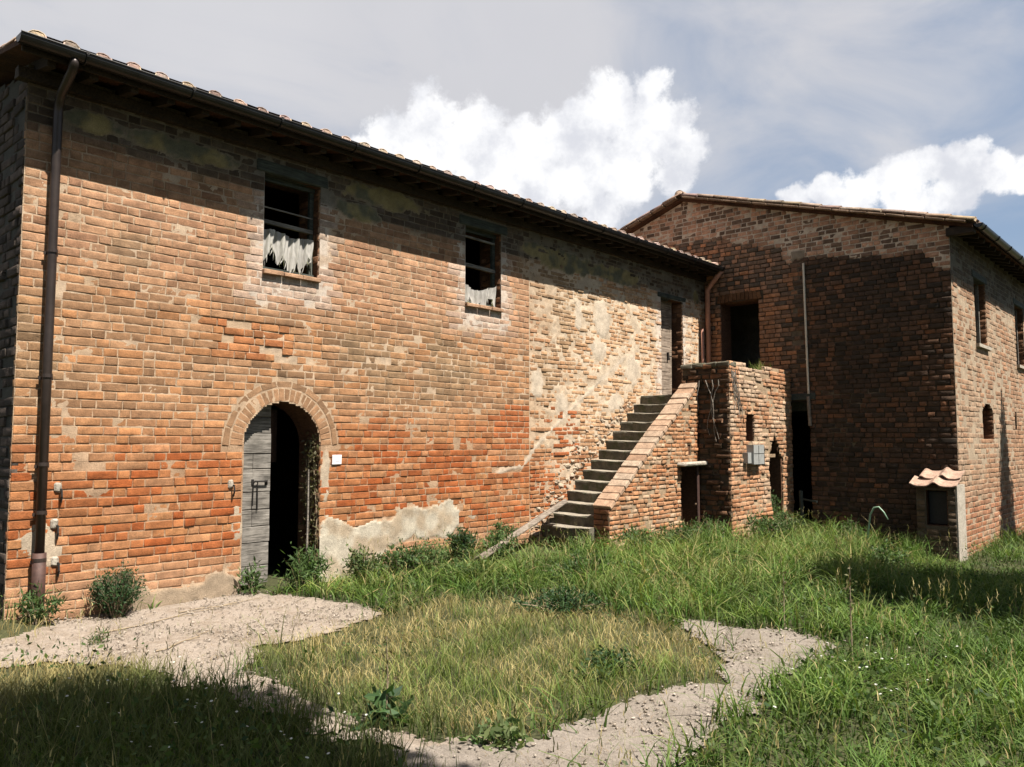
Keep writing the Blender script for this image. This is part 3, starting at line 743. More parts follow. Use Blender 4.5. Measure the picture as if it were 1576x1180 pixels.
# lintels and sills
for q, hh in ((beamA[0], 0), (beamA[1], 0), (beamA[2], 0)):
    V, F = box_brick(q[1]-q[0], q[3]-q[2], .30, int(q[0]*100)+77, .012)
    mk('lintel', V+np.array([(q[0]+q[1])/2, .145-.012, (q[2]+q[3])/2]), F, M['beam'], house)
def window(q, y, rails, sheetfn, seed):
    fr = MB()
    fr.bar((q[0]+.03, y, q[2]), (q[0]+.03, y, q[3]), .05, .05).bar((q[1]-.03, y+.02, q[2]), (q[1]-.03, y+.02, q[3]), .05, .05)
    fr.bar((q[0], y, q[2]+.03), (q[1], y, q[2]+.03), .05, .05).bar((q[0], y, q[3]-.03), (q[1], y, q[3]-.03), .05, .05)
    w = fr.build('window', M['beam'], house)
    for z, t in rails: MB().bar((q[0]+.02, y-.004, z), (q[1]-.02, y-.004, z-.015), t, t).build('rail', M['greywood'], w)
    gg = np.random.default_rng(seed); nC = 130; xs_ = np.linspace(q[0]+.01, q[1]-.03, nC)
    top, bot = sheetfn((xs_-q[0])/(q[1]-q[0]), gg)
    V = []; F = []; rows = 7
    for i in range(nC):
        for k in range(rows):
            t = k/(rows-1); z = top[i]*(1-t)+bot[i]*t
            V.append((xs_[i]+.006*math.sin(k*1.1+i*.4), y-.035+.022*math.sin(i*.19+k*.15)+.012*math.sin(i*.53+k*.4)+gg.normal(0, .0015), z))
    for i in range(nC-1):
        for k in range(rows-1): F.append((i*rows+k, i*rows+k+1, (i+1)*rows+k+1, (i+1)*rows+k))
    for s_ in range(70):                                   # loose threads along the torn edge
        i = int(gg.integers(1, nC-1)); q0 = Vector(V[i*rows+rows-1]); L_ = gg.uniform(.02, .13); b0 = len(V); dx_ = gg.normal(0, .02)
        L_ = min(L_, q0.z-q[2]-.02)
        if L_ < .01: continue
        V += [(q0.x-.003, q0.y, q0.z+.012), (q0.x+.003, q0.y, q0.z+.012), (q0.x+.002+dx_*.4, q0.y+gg.normal(0, .006), q0.z-L_*.5), (q0.x-.001+dx_, q0.y+gg.normal(0, .008), q0.z-L_)]
        F += [(b0, b0+1, b0+2), (b0, b0+2, b0+3)]
    mk('torn_sheet', np.array(V), F, M['netting'], w, np.tile((.50, .47, .43), (len(V), 1))*gg.uniform(.75, 1.1, (len(V), 1)), smooth=True)
    # sill: a row of flat bricks
    k = 3
    for i in range(k):
        L = (q[1]-q[0]+.02)/k; V, F = box_brick(L-.006, .05, .40, seed*10+i, .006)
        mk('sill', V+np.array([q[0]-.01+L*(i+.5), .2-.055+gg.uniform(-.006, .006), q[2]-.028]), F, M['brick'], w, np.tile(np.array((.42, .25, .15))*gg.uniform(.85, 1.15), (len(V), 1)))
def sheet1(t, gg):
    top = 4.06+.035*np.sin(t*9)+.05*np.exp(-((t-.45)/.2)**2)-.02*t
    ln = .22+.17*np.exp(-((t-.62)/.17)**2)+.26*np.exp(-((t-.02)/.14)**2)+.12*np.exp(-((t-.35)/.07)**2)+.40*np.exp(-((t-.985)/.03)**2)
    return top, np.maximum(top-ln*(.62+.7*vn2(t*15, t*0, 4)), W1[2]+.02)
def sheet2(t, gg):
    top = 3.98-.17*np.sin(np.clip(t*1.25, 0, 1)*math.pi)*.6-.04*t+.08*np.exp(-((t-1)/.06)**2)
    ln = .12+.22*np.exp(-((t-.0)/.16)**2)+.27*np.exp(-((t-.42)/.09)**2)+.30*np.exp(-((t-.62)/.06)**2)+.34*np.exp(-((t-.95)/.08)**2)
    return top, np.maximum(top-ln*(.62+.7*vn2(t*15, t*0, 9)), W2[2]+.03)
window(W1, .13, [(4.36, .016), (4.19, .045)], sheet1, 3)
window(W2, .13, [(4.64, .03), (4.22, .05)], sheet2, 8)
# arched door: one plank leaf standing in the left half
dr = MB().bar((DX0+.06, .235, .12), (DX0+.06, .235, 2.0), .07, .03).bar((-.16, .235, .12), (-.16, .235, 2.0), .07, .03).build('door', M['greywood'], house)
z = .06; gp = np.random.default_rng(8)
while z < 2.02:
    h_ = gp.uniform(.17, .27); h_ = min(h_, 2.08-z)
    cuts = [DX0-.02, -.115+gp.normal(0, .004)] if gp.random() > .25 else [DX0-.02, -.34, -.115]
    for a_, c_ in zip(cuts[:-1], cuts[1:]):
        V, F = box_brick(c_-a_-.004, h_-.008, .035, int(z*1000)+int(c_*50)+99, .004)
        mk('plank', V+np.array([(a_+c_)/2, .20+gp.normal(0, .003), z+h_/2]), F, M['greywood'], dr)
    z += h_
b = MB().tube([(-.34, .165, 1.18), (-.33, .145, 1.21), (-.19, .145, 1.205), (-.17, .16, 1.18)], .009, 6).tube([(-.34, .16, 1.20), (-.345, .165, .93)], .006, 5).tube([(-.29, .16, 1.20), (-.285, .165, .88)], .006, 5).box(-.36, -.33, .165, .185, 1.17, 1.23).box(-.19, -.16, .165, .185, 1.16, 1.22)
b.build('latch', M['iron'], dr)
# upper door at the head of the stairs
ud = MB().bar((UD[1]-.19, .20, UD[2]), (UD[1]-.15, .20, UD[3]), .05, .06).bar((UD[0]+.02, .24, UD[2]), (UD[0]+.02, .24, UD[3]), .04, .05).build('door', M['doorwood'], house)
z = UD[2]+.01
while z < UD[3]-.03:
    h_ = min(gp.uniform(.12, .2), UD[3]-z)
    V, F = box_brick(.60, h_-.006, .035, int(z*1000), .004)
    mk('plank', V+np.array([UD[0]+.305, .19+gp.normal(0, .003), z+h_/2]), F, M['doorwood'], ud); z += h_
MB().tube([(8.52, .15, 3.32), (8.62, .14, 3.33)], .012, 6).box(8.50, 8.54, .14, .17, 3.25, 3.40).build('latch', M['iron'], ud)
# iron wall hooks left of the door, each in a dab of mortar
for x, z in ((-2.39, 1.20), (-2.41, .87), (-2.39, .53), (-.685, 1.17)):
    V, F = box_brick(.06, .09, .05, int(x*100)+500, .015)
    hk = mk('hook_socket', V+np.array([x-.02, .0, z+.03]), F, M['limewash'], house)
    MB().tube([(x, .02, z+.02), (x, -.045, z+.015), (x, -.055, z-.05), (x, -.035, z-.10), (x+.015, -.02, z-.06)], .009, 6).build('iron_hook', M['iron'], hk)

# ------------------------------------------------------------------ the gabled barn
BX, BY = 9.73, -4.60
barn = thing('barn', (14, .5, -.2), 'tall brick barn with stepless gable and dark doorways joined to the farmhouse', 'building')
barn['label'] = 'taller brick barn with a tiled gable roof and dark door openings beside the stairs'
GW = Wall((BX, 0, 0), (0, -1, 0), (-1, 0, 0), seed=21, course=.088, sl=.21, hl=.125)          # u = -y
def gab_top(u):
    y = -np.asarray(u); return np.where(y < .45, 6.78-.288*(.45-y), 6.78-.34*(y-.45))
BD = (.35, 1.17, 2.46, 4.46); BL = (1.20, 2.13, -.31, 2.44)
solG = holes_fn([BD, BL], lambda u, v: (v < gab_top(u)-.02) & ((u > 0) | (v > 4.9)))
GW.lay(-2.9, 4.60, -.3, 6.9, holes_fn([BD, BL, (.25, 1.27, 4.46, 4.62)], lambda u, v: (v < gab_top(u)-.03) & ((u > .0) | (v > 4.9))))
B_ = GW.bricks[0]; gu, gv = B_[:, 0], B_[:, 1]; n = len(B_); g = np.random.default_rng(17)
BOUND = [(-2.9,5.9),(-.1,5.85),(.97,5.6),(1.63,5.42),(1.80,5.05),(2.14,5.15),(3.2,4.97),(4.28,4.93),(4.37,4.6),(4.62,4.5)]
def repoint(u, v):
    bz = np.interp(u, [p[0] for p in BOUND], [p[1] for p in BOUND])+.28*(fbm(u*4, v*4, 6)-.5)
    return sstep(v-bz, -.04, .04)
rpt = repoint(gu, gv)
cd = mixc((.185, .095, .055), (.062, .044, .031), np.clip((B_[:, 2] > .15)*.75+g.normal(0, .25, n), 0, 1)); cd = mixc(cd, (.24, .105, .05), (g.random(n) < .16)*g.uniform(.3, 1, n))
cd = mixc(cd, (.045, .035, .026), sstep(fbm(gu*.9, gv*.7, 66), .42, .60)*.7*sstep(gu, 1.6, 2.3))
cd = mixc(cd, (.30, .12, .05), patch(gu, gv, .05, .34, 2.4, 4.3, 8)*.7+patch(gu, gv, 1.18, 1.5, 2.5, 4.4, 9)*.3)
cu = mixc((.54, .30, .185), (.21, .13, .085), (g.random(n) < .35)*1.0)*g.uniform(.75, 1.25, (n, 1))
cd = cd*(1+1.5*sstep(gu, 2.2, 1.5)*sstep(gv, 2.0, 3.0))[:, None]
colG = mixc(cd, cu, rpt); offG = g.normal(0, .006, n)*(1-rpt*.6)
def mortarG(u, v):
    f1 = fbm(u*4, v*4, 12); f2 = fbm(u*18, v*18, 15, 3); r = repoint(u, v)
    off = np.where(r > .5, -.004, -.020)+.009*(f1-.5)+.008*(f2-.5)
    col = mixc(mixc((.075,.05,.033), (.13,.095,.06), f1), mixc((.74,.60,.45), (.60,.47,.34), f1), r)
    strip = ((np.abs(u-1.98) < .14+.08*(f1-.5)) & (v > 2.6) & (v < 5.3))*1.0; off = off+strip*.010; col = mixc(col, (.20,.15,.10), strip*.8)
    lt = sstep(fbm(u*1.5, v*3.5, 33), .62, .74)*(v < 2.6); off = off+lt*.006; col = mixc(col, (.22,.18,.12), lt*.6)
    return off, col*(.8+.4*f2[..., None])
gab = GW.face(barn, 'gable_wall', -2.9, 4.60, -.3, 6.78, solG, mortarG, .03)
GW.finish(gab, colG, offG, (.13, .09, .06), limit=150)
core(barn, 'gable_core', GW, -6.4, 4.57, -.4, 5.02, [BD, BL], -.45, -.04, M['core'])
b = MB()
V = [(x, y, z) for x in (BX+.04, BX+.45) for y, z in ((-4.57, 5.02), (6.4, 5.02), (6.4, 4.76), (.45, 6.76), (-4.57, 5.32-.02))]
V = [(x, y, z) for x in (BX+.04, BX+.45) for y, z in ((-4.57, 5.02), (5.6, 5.02), (.45, 6.75), (-4.57, 5.30))]
b.add(V, [(0,1,2,3), (7,6,5,4), (0,4,5,1), (1,5,6,2), (2,6,7,3), (3,7,4,0)]); b.build('gable_top', M['core'], barn)
b = MB().box(10.2, 17.9, -4.1, 6.0, 2.25, 2.42).build('upper_floor', M['plasterin'], barn)
MB().box(17.6, 18.0, -4.55, 6.4, -.4, 5.0).box(10.2, 17.6, 6.0, 6.4, -.4, 4.7).box(11.6, 11.75, -4.1, 6.0, 2.43, 4.9).build('inner_wall', M['plasterin'], barn)
# flat brick arch over the upper opening
for i in range(11):
    V, F = box_brick(.076, .15+.02*math.sin(i), .12, 900+i, .006)
    u = BD[0]-.06+(BD[1]-BD[0]+.12)*(i+.5)/11; V = rot_y(V, (i-5)*.035); V = rot_z(V, math.pi/2)
    mk('arch_brick', V+np.array([BX+.05, -u, 4.54+.03*math.cos((i-5)*.3)]), F, M['brick'], barn, np.tile(np.array((.20, .095, .045))*rng.uniform(.7, 1.2), (len(V), 1)))
V, F = box_brick(.20, .12, 1.15, 55, .012); mk('lintel', V+np.array([BX+.085, -1.68, 2.50]), F, M['beam'], barn)
MB().tube([(BX-.03, -2.10, 5.03), (BX-.032, -2.12, 3.6), (BX-.03, -2.135, 2.55)], .020, 8).bar((BX-.04, -2.11, 3.2), (BX+.02, -2.11, 3.2), .02, .02).bar((BX-.04, -2.10, 4.8), (BX+.02, -2.10, 4.8), .02, .02).build('cable_conduit', M['conduit'], barn)
MB().tube([(BX-.035, -2.13, 2.50), (BX-.035, -2.15, 1.95)], .032, 8).bar((BX-.04, -2.14, 2.3), (BX+.02, -2.14, 2.3), .02, .02).build('pipe_stub', M['timber'], barn)
# side wall in the sun
SW = Wall((0, BY, 0), (1, 0, 0), (0, -1, 0), seed=23, joint=.016)
SW1 = (11.30, 12.20, 3.44, 4.66); SW2 = (14.85, 15.75, 3.30, 4.62); SWL = (11.55, 12.42, 1.70, 2.28); SLT = (14.40, 14.60, 1.9, 2.3)
solS = holes_fn([SW1, SW2, SLT], lambda u, v: ~(((u > SWL[0]) & (u < SWL[1]) & (v > SWL[2]) & (v < SWL[3]-.12+.20*np.sqrt(np.clip(1-((u-11.985)/.435)**2, 0, 1))))))
SW.lay(BX+.01, 17.6, -.4, 5.25, solS)
B_ = SW.bricks[0]; su, sv = B_[:, 0], B_[:, 1]; n = len(B_); g = np.random.default_rng(27)
colS = mixc((.40, .215, .12), (.31, .18, .105), g.random(n)); colS = mixc(colS, (.42, .30, .20), sstep(fbm(su*1.1, sv*1.1, 5), .5, .65)*.6)
colS = mixc(colS, (.36, .12, .05), sstep(sv, 1.0, .4)*.6*(g.random(n) < .7)); colS = mixc(colS, np.array((.085, .075, .058))*g.uniform(.6, 1.4, (n, 1)), sstep(sv, 4.35, 4.5)*.85)  # top band: eaves' shadow painted into the brick colour
colS *= g.uniform(.85, 1.12, (n, 1))
def mortarS(u, v):
    f1 = fbm(u*4, v*4, 22); f2 = fbm(u*18, v*18, 25, 3); m = sstep(fbm(u*.9, v*.9, 5), .42, .6)*sstep(v, .9, 1.4)
    off = -.006+.008*(f1-.5)+.005*(f2-.5)+m*.004; col = mixc(mixc((.36,.24,.15), (.44,.34,.24), f1), (.42,.32,.22), m)
    col = mixc(col, (.13,.12,.095), sstep(v, 4.35, 4.5)*.8)  # same painted eaves' shadow on the mortar
    return off, col*(.85+.3*f2[..., None])
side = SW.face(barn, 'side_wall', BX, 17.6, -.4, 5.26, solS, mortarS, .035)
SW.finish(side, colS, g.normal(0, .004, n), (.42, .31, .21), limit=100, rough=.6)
core(barn, 'side_core', SW, BX+.45, 17.9, -.4, 5.27, [SW1, SW2, (SWL[0], SWL[1], SWL[2], SWL[3]+.08), SLT], -.45, -.035, M['core'])
for q, sdv in ((SW1, 41), (SW2, 42), (SWL, 43)):
    w = Wall((q[1], BY, 0), (0, 1, 0), (-1, 0, 0), seed=sdv); w.lay(.004, .42, q[2], q[3], lambda u, v: np.ones(np.shape(u), bool))
    k = len(w.bricks[0]); w.finish(barn, np.array((.24, .12, .065))*np.random.default_rng(sdv).uniform(.6, 1.3, (k, 1)), np.random.default_rng(sdv).uniform(-.006, .006, k), (.3,.22,.15), limit=0)
for q in (SW1, SW2):
    w = MB().bar((q[0]+.03, BY+.14, q[2]), (q[0]+.03, BY+.14, q[3]), .05, .05).bar((q[1]-.03, BY+.14, q[2]), (q[1]-.03, BY+.14, q[3]), .05, .05).bar((q[0], BY+.14, q[2]+.03), (q[1], BY+.14, q[2]+.03), .05, .05).build('window', M['greywood'], barn)
    MB().box(q[0]-.03, q[1]+.03, BY-.06, BY+.2, q[2]-.06, q[2]).build('sill', M['limewash'], w)
    V = []; F = []
    for i in range(10):
        for k in range(5): V.append((q[0]+.04+.022*i, BY+.09+.02*math.sin(i*1.3), q[2]+.62-.14*k*(1+.1*math.sin(i))))
    for i in range(9):
        for k in range(4): F.append((i*5+k, i*5+k+1, i*5+k+6, i*5+k+5))
    mk('torn_sheet', np.array(V), F, M['cloth'], w)
    V, F = box_brick(q[1]-q[0]+.24, .13, .3, int(q[0]*10), .012); mk('lintel', V+np.array([(q[0]+q[1])/2, BY+.14, q[3]+.066]), F, M['beam'], barn)
# barn roof
def broof(y): return 6.80-.288*(.45-y) if y < .45 else 6.80-.34*(y-.45)
b = MB(); V = []
for x in (BX-.14, 18.1):
    for y, dz in ((-4.98, 0), (.45, 0), (6.7, 0), (6.7, -.05), (.45, -.05), (-4.98, -.05)): V.append((x, y, broof(y)+dz))
b.add(V, [(0,1,4,5), (1,2,3,4), (6,11,10,7), (7,10,9,8), (0,6,7,1), (1,7,8,2), (2,8,9,3), (5,4,10,11), (4,3,9,10), (0,5,11,6)])
bdeck = b.build('roof_deck', M['soffit'], barn)
for i, y0 in enumerate(np.arange(-4.9, .3, .31)):       # flat tiles showing at the verge
    V, F = box_brick(.30, .028, .30, 1200+i, .004); V = rot_x(V, math.atan(.288)); mk('verge_tile', V+np.array([BX-.10, y0+.15, broof(y0+.15)+.014]), F, M['brick'], bdeck, np.tile(np.array((.30, .20, .135))*rng.uniform(.7, 1.2), (len(V), 1)))
for i, y0 in enumerate(np.arange(.5, 3.6, .31)):
    V, F = box_brick(.30, .028, .30, 1300+i, .004); V = rot_x(V, -math.atan(.34)); mk('verge_tile', V+np.array([BX-.10, y0+.15, broof(y0+.15)+.014]), F, M['brick'], bdeck, np.tile(np.array((.30, .20, .135))*rng.uniform(.7, 1.2), (len(V), 1)))
TILEC = np.array((.36, .255, .19))
tile_roof(bdeck, BX-.14, 18.0, -5.02, .288, lambda y: broof(y)+.012, 15, 0, pitch=.27, solo_test=lambda c, r, f: c < 2 and not f)
tile_roof(bdeck, BX-.14, 18.0, 6.6, .34, lambda y: broof(y)+.012, 17, 0, pitch=.27, sgn=-1, solo_test=lambda c, r, f: c < 1 and not f and r > 8)
for i in range(22):
    V = rot_z(TV*np.array([1.15, 1, 1.15]), -math.pi/2); mk('ridge_tile', V+np.array([BX-.2+i*.38, .45, broof(.45)+.075+rng.normal(0, .004)]), TF, M['tile'], bdeck, np.tile(TILEC*rng.uniform(.9, 1.3), (len(V), 1)))
for x in np.arange(BX+.1, 18, .42):
    MB().bar((x, -4.93, broof(-4.93)-.09), (x, -4.3, broof(-4.3)-.09), .075, .09, jit=.005).build('rafter', M['rafter'], barn)
V, F = box_brick(.16, .14, .42, 61, .01); mk('verge_beam', V+np.array([BX-.02, -4.78, broof(-4.78)-.12]), F, M['rafter'], barn)
bgut = MB().add(*half_pipe(BX-.12, 18.0, -5.06, 5.235, .07)).build('gutter', M['gutter'], barn)
for x in np.arange(BX+.1, 18, .99):
    MB().tube([(x, -5.06+.078*math.cos(a), 5.235+.078*math.sin(a)) for a in np.linspace(math.pi, 2*math.pi, 7)]+[(x, -4.95, 5.26)], .009, 6).build('bracket', M['gutter'], bgut)

# ------------------------------------------------------------------ the stairs along the facade
stair = thing('outside_staircase', (5.9, -.6, 0), 'worn stone staircase climbing the farmhouse wall behind a sloping brick parapet', 'staircase')
NS = 13; X0S, Z0S, RUN, RISE = 4.48, .385, .2165, .162
for i in range(NS+1):
    x0 = X0S+RUN*i-(RUN if False else 0); zt = Z0S+RISE*i; g = np.random.default_rng(300+i)
    x1 = x0+RUN+.05 if i < NS else 7.62
    ny = 12; ysn = np.linspace(-.93, .01, ny); V = []
    for k, y in enumerate(ysn):
        sag = -.018*math.exp(-((y+.5)/.22)**2)*(i < NS); j = g.normal(0, .004, 4)
        xf = x0+g.normal(0, .006)-.012
        V += [(xf+.016, y, zt-RISE-.03), (xf, y, zt-.035+j[0]), (xf+.004+j[1], y, zt-.006+sag), (xf+.03, y, zt+sag+j[2]*.5), (x1, y, zt+sag*.6), (x1, y, zt-RISE-.03)]
    F = []
    for k in range(ny-1):
        for e in range(6): F.append((k*6+e, (k+1)*6+e, (k+1)*6+(e+1) % 6, k*6+(e+1) % 6))
    F += [(0,1,2,3,4,5), tuple((ny-1)*6+e for e in range(6))[::-1]]
    so_ = mk('step', np.array(V), F, M['step'], stair); so_.data.materials.append(M['tread'])
    for f_ in so_.data.polygons:
        if abs(f_.normal.z) > .8 and f_.center.z > .05: f_.material_index = 1
b = MB(); V = [(x, y, z) for y in (-.90, -.005) for x, z in ((X0S+.05, -.3), (7.55, -.3), (7.55, Z0S+RISE*NS-.2), (7.3, Z0S+RISE*NS-.2), (X0S+.05, Z0S-.2))]
b.add(V, [(0,1,2,3,4), (9,8,7,6,5), (0,5,6,1), (1,6,7,2), (2,7,8,3), (3,8,9,4), (4,9,5,0)]); b.build('stair_core', M['core'], stair)
PY0, PY1 = -1.20, -.90
cop = lambda x: .735+.748*(np.asarray(x)-4.62)
PW = Wall((0, PY0, 0), (1, 0, 0), (0, -1, 0), seed=51, course=.067, joint=.014, sl=.18, hl=.11)
NI = (6.64, 7.17, -.31, 1.30); SLOT = (6.88, 6.99, 1.42, 1.61)
solP = holes_fn([NI, SLOT], lambda u, v: v < cop(u)-.075)
PW.lay(4.60, 7.225, -.25, 2.75, solP, jl=.3, wav=.02)
B_ = PW.bricks[0]; n = len(B_); g = np.random.default_rng(52)
colP = mixc((.50, .275, .145), (.44, .185, .08), g.random(n)); colP = mixc(colP, (.54, .38, .25), (g.random(n) < .2)*.8)*g.uniform(.75, 1.15, (n, 1))
mort_st = lambda u, v: (-.012+.016*(fbm(u*6, v*6, 4)-.5)+.012*(fbm(u*25, v*25, 9, 2)-.5), mixc((.46,.34,.22), (.32,.215,.13), fbm(u*5, v*5, 7)))
pw = PW.face(stair, 'parapet_wall', 4.60, 7.225, -.25, 2.72, solP, mort_st, .03)
PW.finish(pw, colP, g.normal(0, .008, n), (.46, .34, .22), limit=150, rough=1.2)
b = MB()
for xa, xb, zb in ((4.63, 6.64, -.3), (6.64, 7.17, 1.38), (7.17, 7.225, -.3)):
    V = [(x, y, z) for y in (PY0+.03, PY1) for x, z in ((xa, zb), (xb, zb), (xb, float(cop(xb))-.075), (xa, float(cop(xa))-.075))]
    b.add(V, [(0,1,2,3), (7,6,5,4), (0,4,5,1), (1,5,6,2), (2,6,7,3), (3,7,4,0)])
b.build('parapet_core', M['core'], stair)
NWl = Wall((4.60, PY1, 0), (0, -1, 0), (-1, 0, 0), seed=53, course=.078, sl=.2, hl=.12); NWl.lay(.0, .295, -.2, .62, lambda u, v: np.ones(np.shape(u), bool))
k = len(NWl.bricks[0]); g = np.random.default_rng(54); NWl.finish(stair, np.array((.33, .15, .075))*g.uniform(.6, 1.2, (k, 1)), g.normal(0, .008, k), (.3, .2, .12), limit=0)
sl_ang = math.atan(.748); Lc = math.hypot(2.62, 2.62*.748); nc = 21
for i in range(nc):
    t = (i+.5)/nc; x = 4.60+2.62*t; g = np.random.default_rng(600+i)
    V, F = box_brick(Lc/nc-.010, .062, .325, 700+i, .008); V = rot_y(V, -sl_ang)
    mk('coping_brick', V+np.array([x, (PY0+PY1)/2-.008+g.normal(0, .006), float(cop(x))-.035+g.normal(0, .004)]), F, M['brick'], stair, np.tile(mixc((.50, .375, .27), (.44, .27, .17), g.random())*g.uniform(.85, 1.1), (len(V), 1)))
V, F = box_brick(.74, .075, .26, 71, .02); V[:, 2] -= .10*(V[:, 0]/.37)**2*.6; mk('stone_lintel', V+np.array([6.90, PY0-.035, 1.335]), F, M['limewash'], stair)
MB().tube([(7.13, PY0-.03, -.1), (7.125, PY0-.03, 1.28)], .028, 7).build('niche_post', M['rustpipe'], stair)
# rubble stones packed between the steps and the wall
gs = np.random.default_rng(90)
import bmesh
def pebble(g, sz):
    bm = bmesh.new()
    for _ in range(13):
        d = g.normal(0, 1, 3); d /= np.linalg.norm(d); bm.verts.new(d*sz*g.uniform(.8, 1.1)*np.array([1.15, .7, .62]))
    r = bmesh.ops.convex_hull(bm, input=bm.verts)
    loose = [v for v in bm.verts if not v.link_faces]
    for v in loose: bm.verts.remove(v)
    bm.verts.index_update(); V = np.array([v.co[:] for v in bm.verts]); F = [tuple(v.index for v in f.verts) for f in bm.faces]; bm.free(); return V, F
for i in range(250):
    t = gs.random(); x = 4.25+2.75*t; hgt = gs.random()**1.3
    z = Z0S+.748*(x-X0S)+.02+hgt*(.20+.42*math.exp(-((t-.45)/.3)**2)); sz = .026+.055*gs.random()**1.5
    V, F = pebble(gs, sz); mk('rubble_stone', V+np.array([x, .022-.02*(1-hgt)*gs.random(), z]), F, M['stone'], stair, np.tile(mixc((.46, .36, .26), (.40, .23, .13), (gs.random() < .25)*1.0)*gs.uniform(.75, 1.15), (len(V), 1)))
for i in range(9):
    V, F = pebble(gs, gs.uniform(.05, .085)); x = 4.2+.9*gs.random(); mk('rubble_stone', V+np.array([x, -.05, max(.25, Z0S+.748*(x-X0S)-.02)]), F, M['stone'], stair, np.tile(np.array((.40, .29, .2))*gs.uniform(.7, 1.1), (len(V), 1)))

# ------------------------------------------------------------------ the brick annex at the head of the stairs
TX0, TX1, TY = 7.23, 9.715, -1.80
annex = thing('brick_annex', (8.5, -.9, -.1), 'ruinous square brick annex with a ragged hole between the staircase and the barn', 'annex')
TWf = Wall((0, TY, 0), (1, 0, 0), (0, -1, 0), seed=61, course=.074, joint=.014, sl=.21, hl=.115)
REC = (7.80, 8.12, 1.66, 2.14); TTOP = [(7.2, 2.99), (7.84, 3.03), (7.9, 2.93), (8.3, 2.92), (8.55, 2.98), (8.95, 3.04), (9.75, 2.99)]
HOLE = [(8.93,1.80),(8.84,1.62),(8.72,1.44),(8.66,1.30),(8.70,1.0),(8.72,.72),(8.80,.30),(9.20,.28),(9.27,.5),(9.26,1.1),(9.30,1.35),(9.16,1.45),(9.12,1.58)]
ttop = lambda u: np.interp(u, [p[0] for p in TTOP], [p[1] for p in TTOP])+.05*(vn2(np.asarray(u)*7, 0*np.asarray(u), 5)-.5)
holeT = lambda u, v: inpoly(u, v, HOLE) & ~((v > 1.36) & (v < 1.43) & (u < 8.98))
solT = holes_fn([REC], lambda u, v: (v < ttop(u)) & ~holeT(u, v))
TWf.lay(TX0, TX1, -.25, 3.08, solT, jl=.2, wav=.015)
B_ = TWf.bricks[0]; n = len(B_); g = np.random.default_rng(62); tu_, tv_ = B_[:, 0], B_[:, 1]
colT = mixc((.52, .295, .165), (.46, .205, .095), g.random(n)); colT = mixc(colT, (.56, .42, .295), sstep(fbm(tu_*1.4, tv_*1.4, 3), .48, .62)*.75)*g.uniform(.78, 1.14, (n, 1))
offT = g.normal(0, .008, n)
for hx, hz_ in ((7.9, 2.72), (8.35, 2.62), (8.62, 2.60), (8.98, 2.62), (8.2, .62), (7.62, 1.0), (9.5, 1.45)): k = np.argmin(np.hypot(tu_-hx, (tv_-hz_)*2)); offT[k] -= .10
tw = TWf.face(annex, 'front_wall', TX0, TX1, -.25, 3.0, holes_fn([REC], lambda u, v: (v < ttop(u)-.03) & ~holeT(u, v)), mort_st, .03)
TWf.finish(tw, colT, offT, (.5, .37, .25), limit=150, rough=1.15)
TWl = Wall((TX0, PY1, 0), (0, -1, 0), (-1, 0, 0), seed=63, course=.085, joint=.018, sl=.22, hl=.12)     # u from .0 to .9
solL = lambda u, v: (v < 2.97) & ((u > .30) | (v > 2.35))
TWl.lay(.0, .895, -.25, 3.02, solL, jl=.3, wav=.02)
B_ = TWl.bricks[0]; n = len(B_); g = np.random.default_rng(64)
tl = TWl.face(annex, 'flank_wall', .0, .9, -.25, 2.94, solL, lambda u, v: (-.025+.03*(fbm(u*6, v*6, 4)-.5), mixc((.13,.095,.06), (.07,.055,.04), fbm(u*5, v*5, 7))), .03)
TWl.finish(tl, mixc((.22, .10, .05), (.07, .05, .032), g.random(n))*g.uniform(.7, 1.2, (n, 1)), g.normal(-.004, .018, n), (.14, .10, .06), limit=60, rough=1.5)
core(annex, 'front_core', TWf, TX0+.05, TX1, -.3, 2.9, [(7.80, 8.12, 1.66, 2.14), (8.72, 9.24, -.31, 1.50), (8.86, 9.10, 1.49, 1.72)], -.30, -.035, M['core'])
b = MB().box(TX0+.05, TX1, -1.49, -1.2, -.3, .1).box(TX0+.04, TX0+.3, -1.5, -.92, -.3, 2.9).box(TX0+.3, TX1, -1.5, -.005, 2.30, 2.46).box(9.4, TX1, -1.49, -.01, -.3, 2.3).box(7.56, TX1, -.30, -.01, -.3, 2.3).box(8.15, 8.4, -1.49, -.31, -.3, 2.3)
b.build('inner_core', M['core'], annex)
MB().box(TX0+.32, TX1, -1.5, -.004, 2.462, 2.47).build('landing', M['step'], annex)
for i in range(4):
    V, F = box_brick(.26, .09, .24, 1500+i, .02); mk('cap_stone', V+np.array([TX0+.12, -.98-.235*i, 2.955+.01*(i % 2)]), F, M['step'], annex)
mbx = thing('meter_box', (7.95, TY-.06, 1.27), 'small grey metal meter boxes fixed to the sunlit annex wall', 'meter box')
MB().box(7.66, 7.79, TY-.09, TY+.005, 1.29, 1.47).build('small_box', M['zinc'], mbx)
lid = MB().box(7.80, 8.20, TY-.13, TY+.005, 1.27, 1.60).build('large_box', M['zinc'], mbx)
MB().box(7.98, 7.99, TY-.134, TY-.129, 1.28, 1.59).box(7.81, 8.19, TY-.134, TY-.129, 1.45, 1.456).build('seam', M['iron'], lid)
MB().box(8.202, 8.26, TY-.11, TY+.005, 1.25, 1.58).build('side_box', M['iron'], mbx)
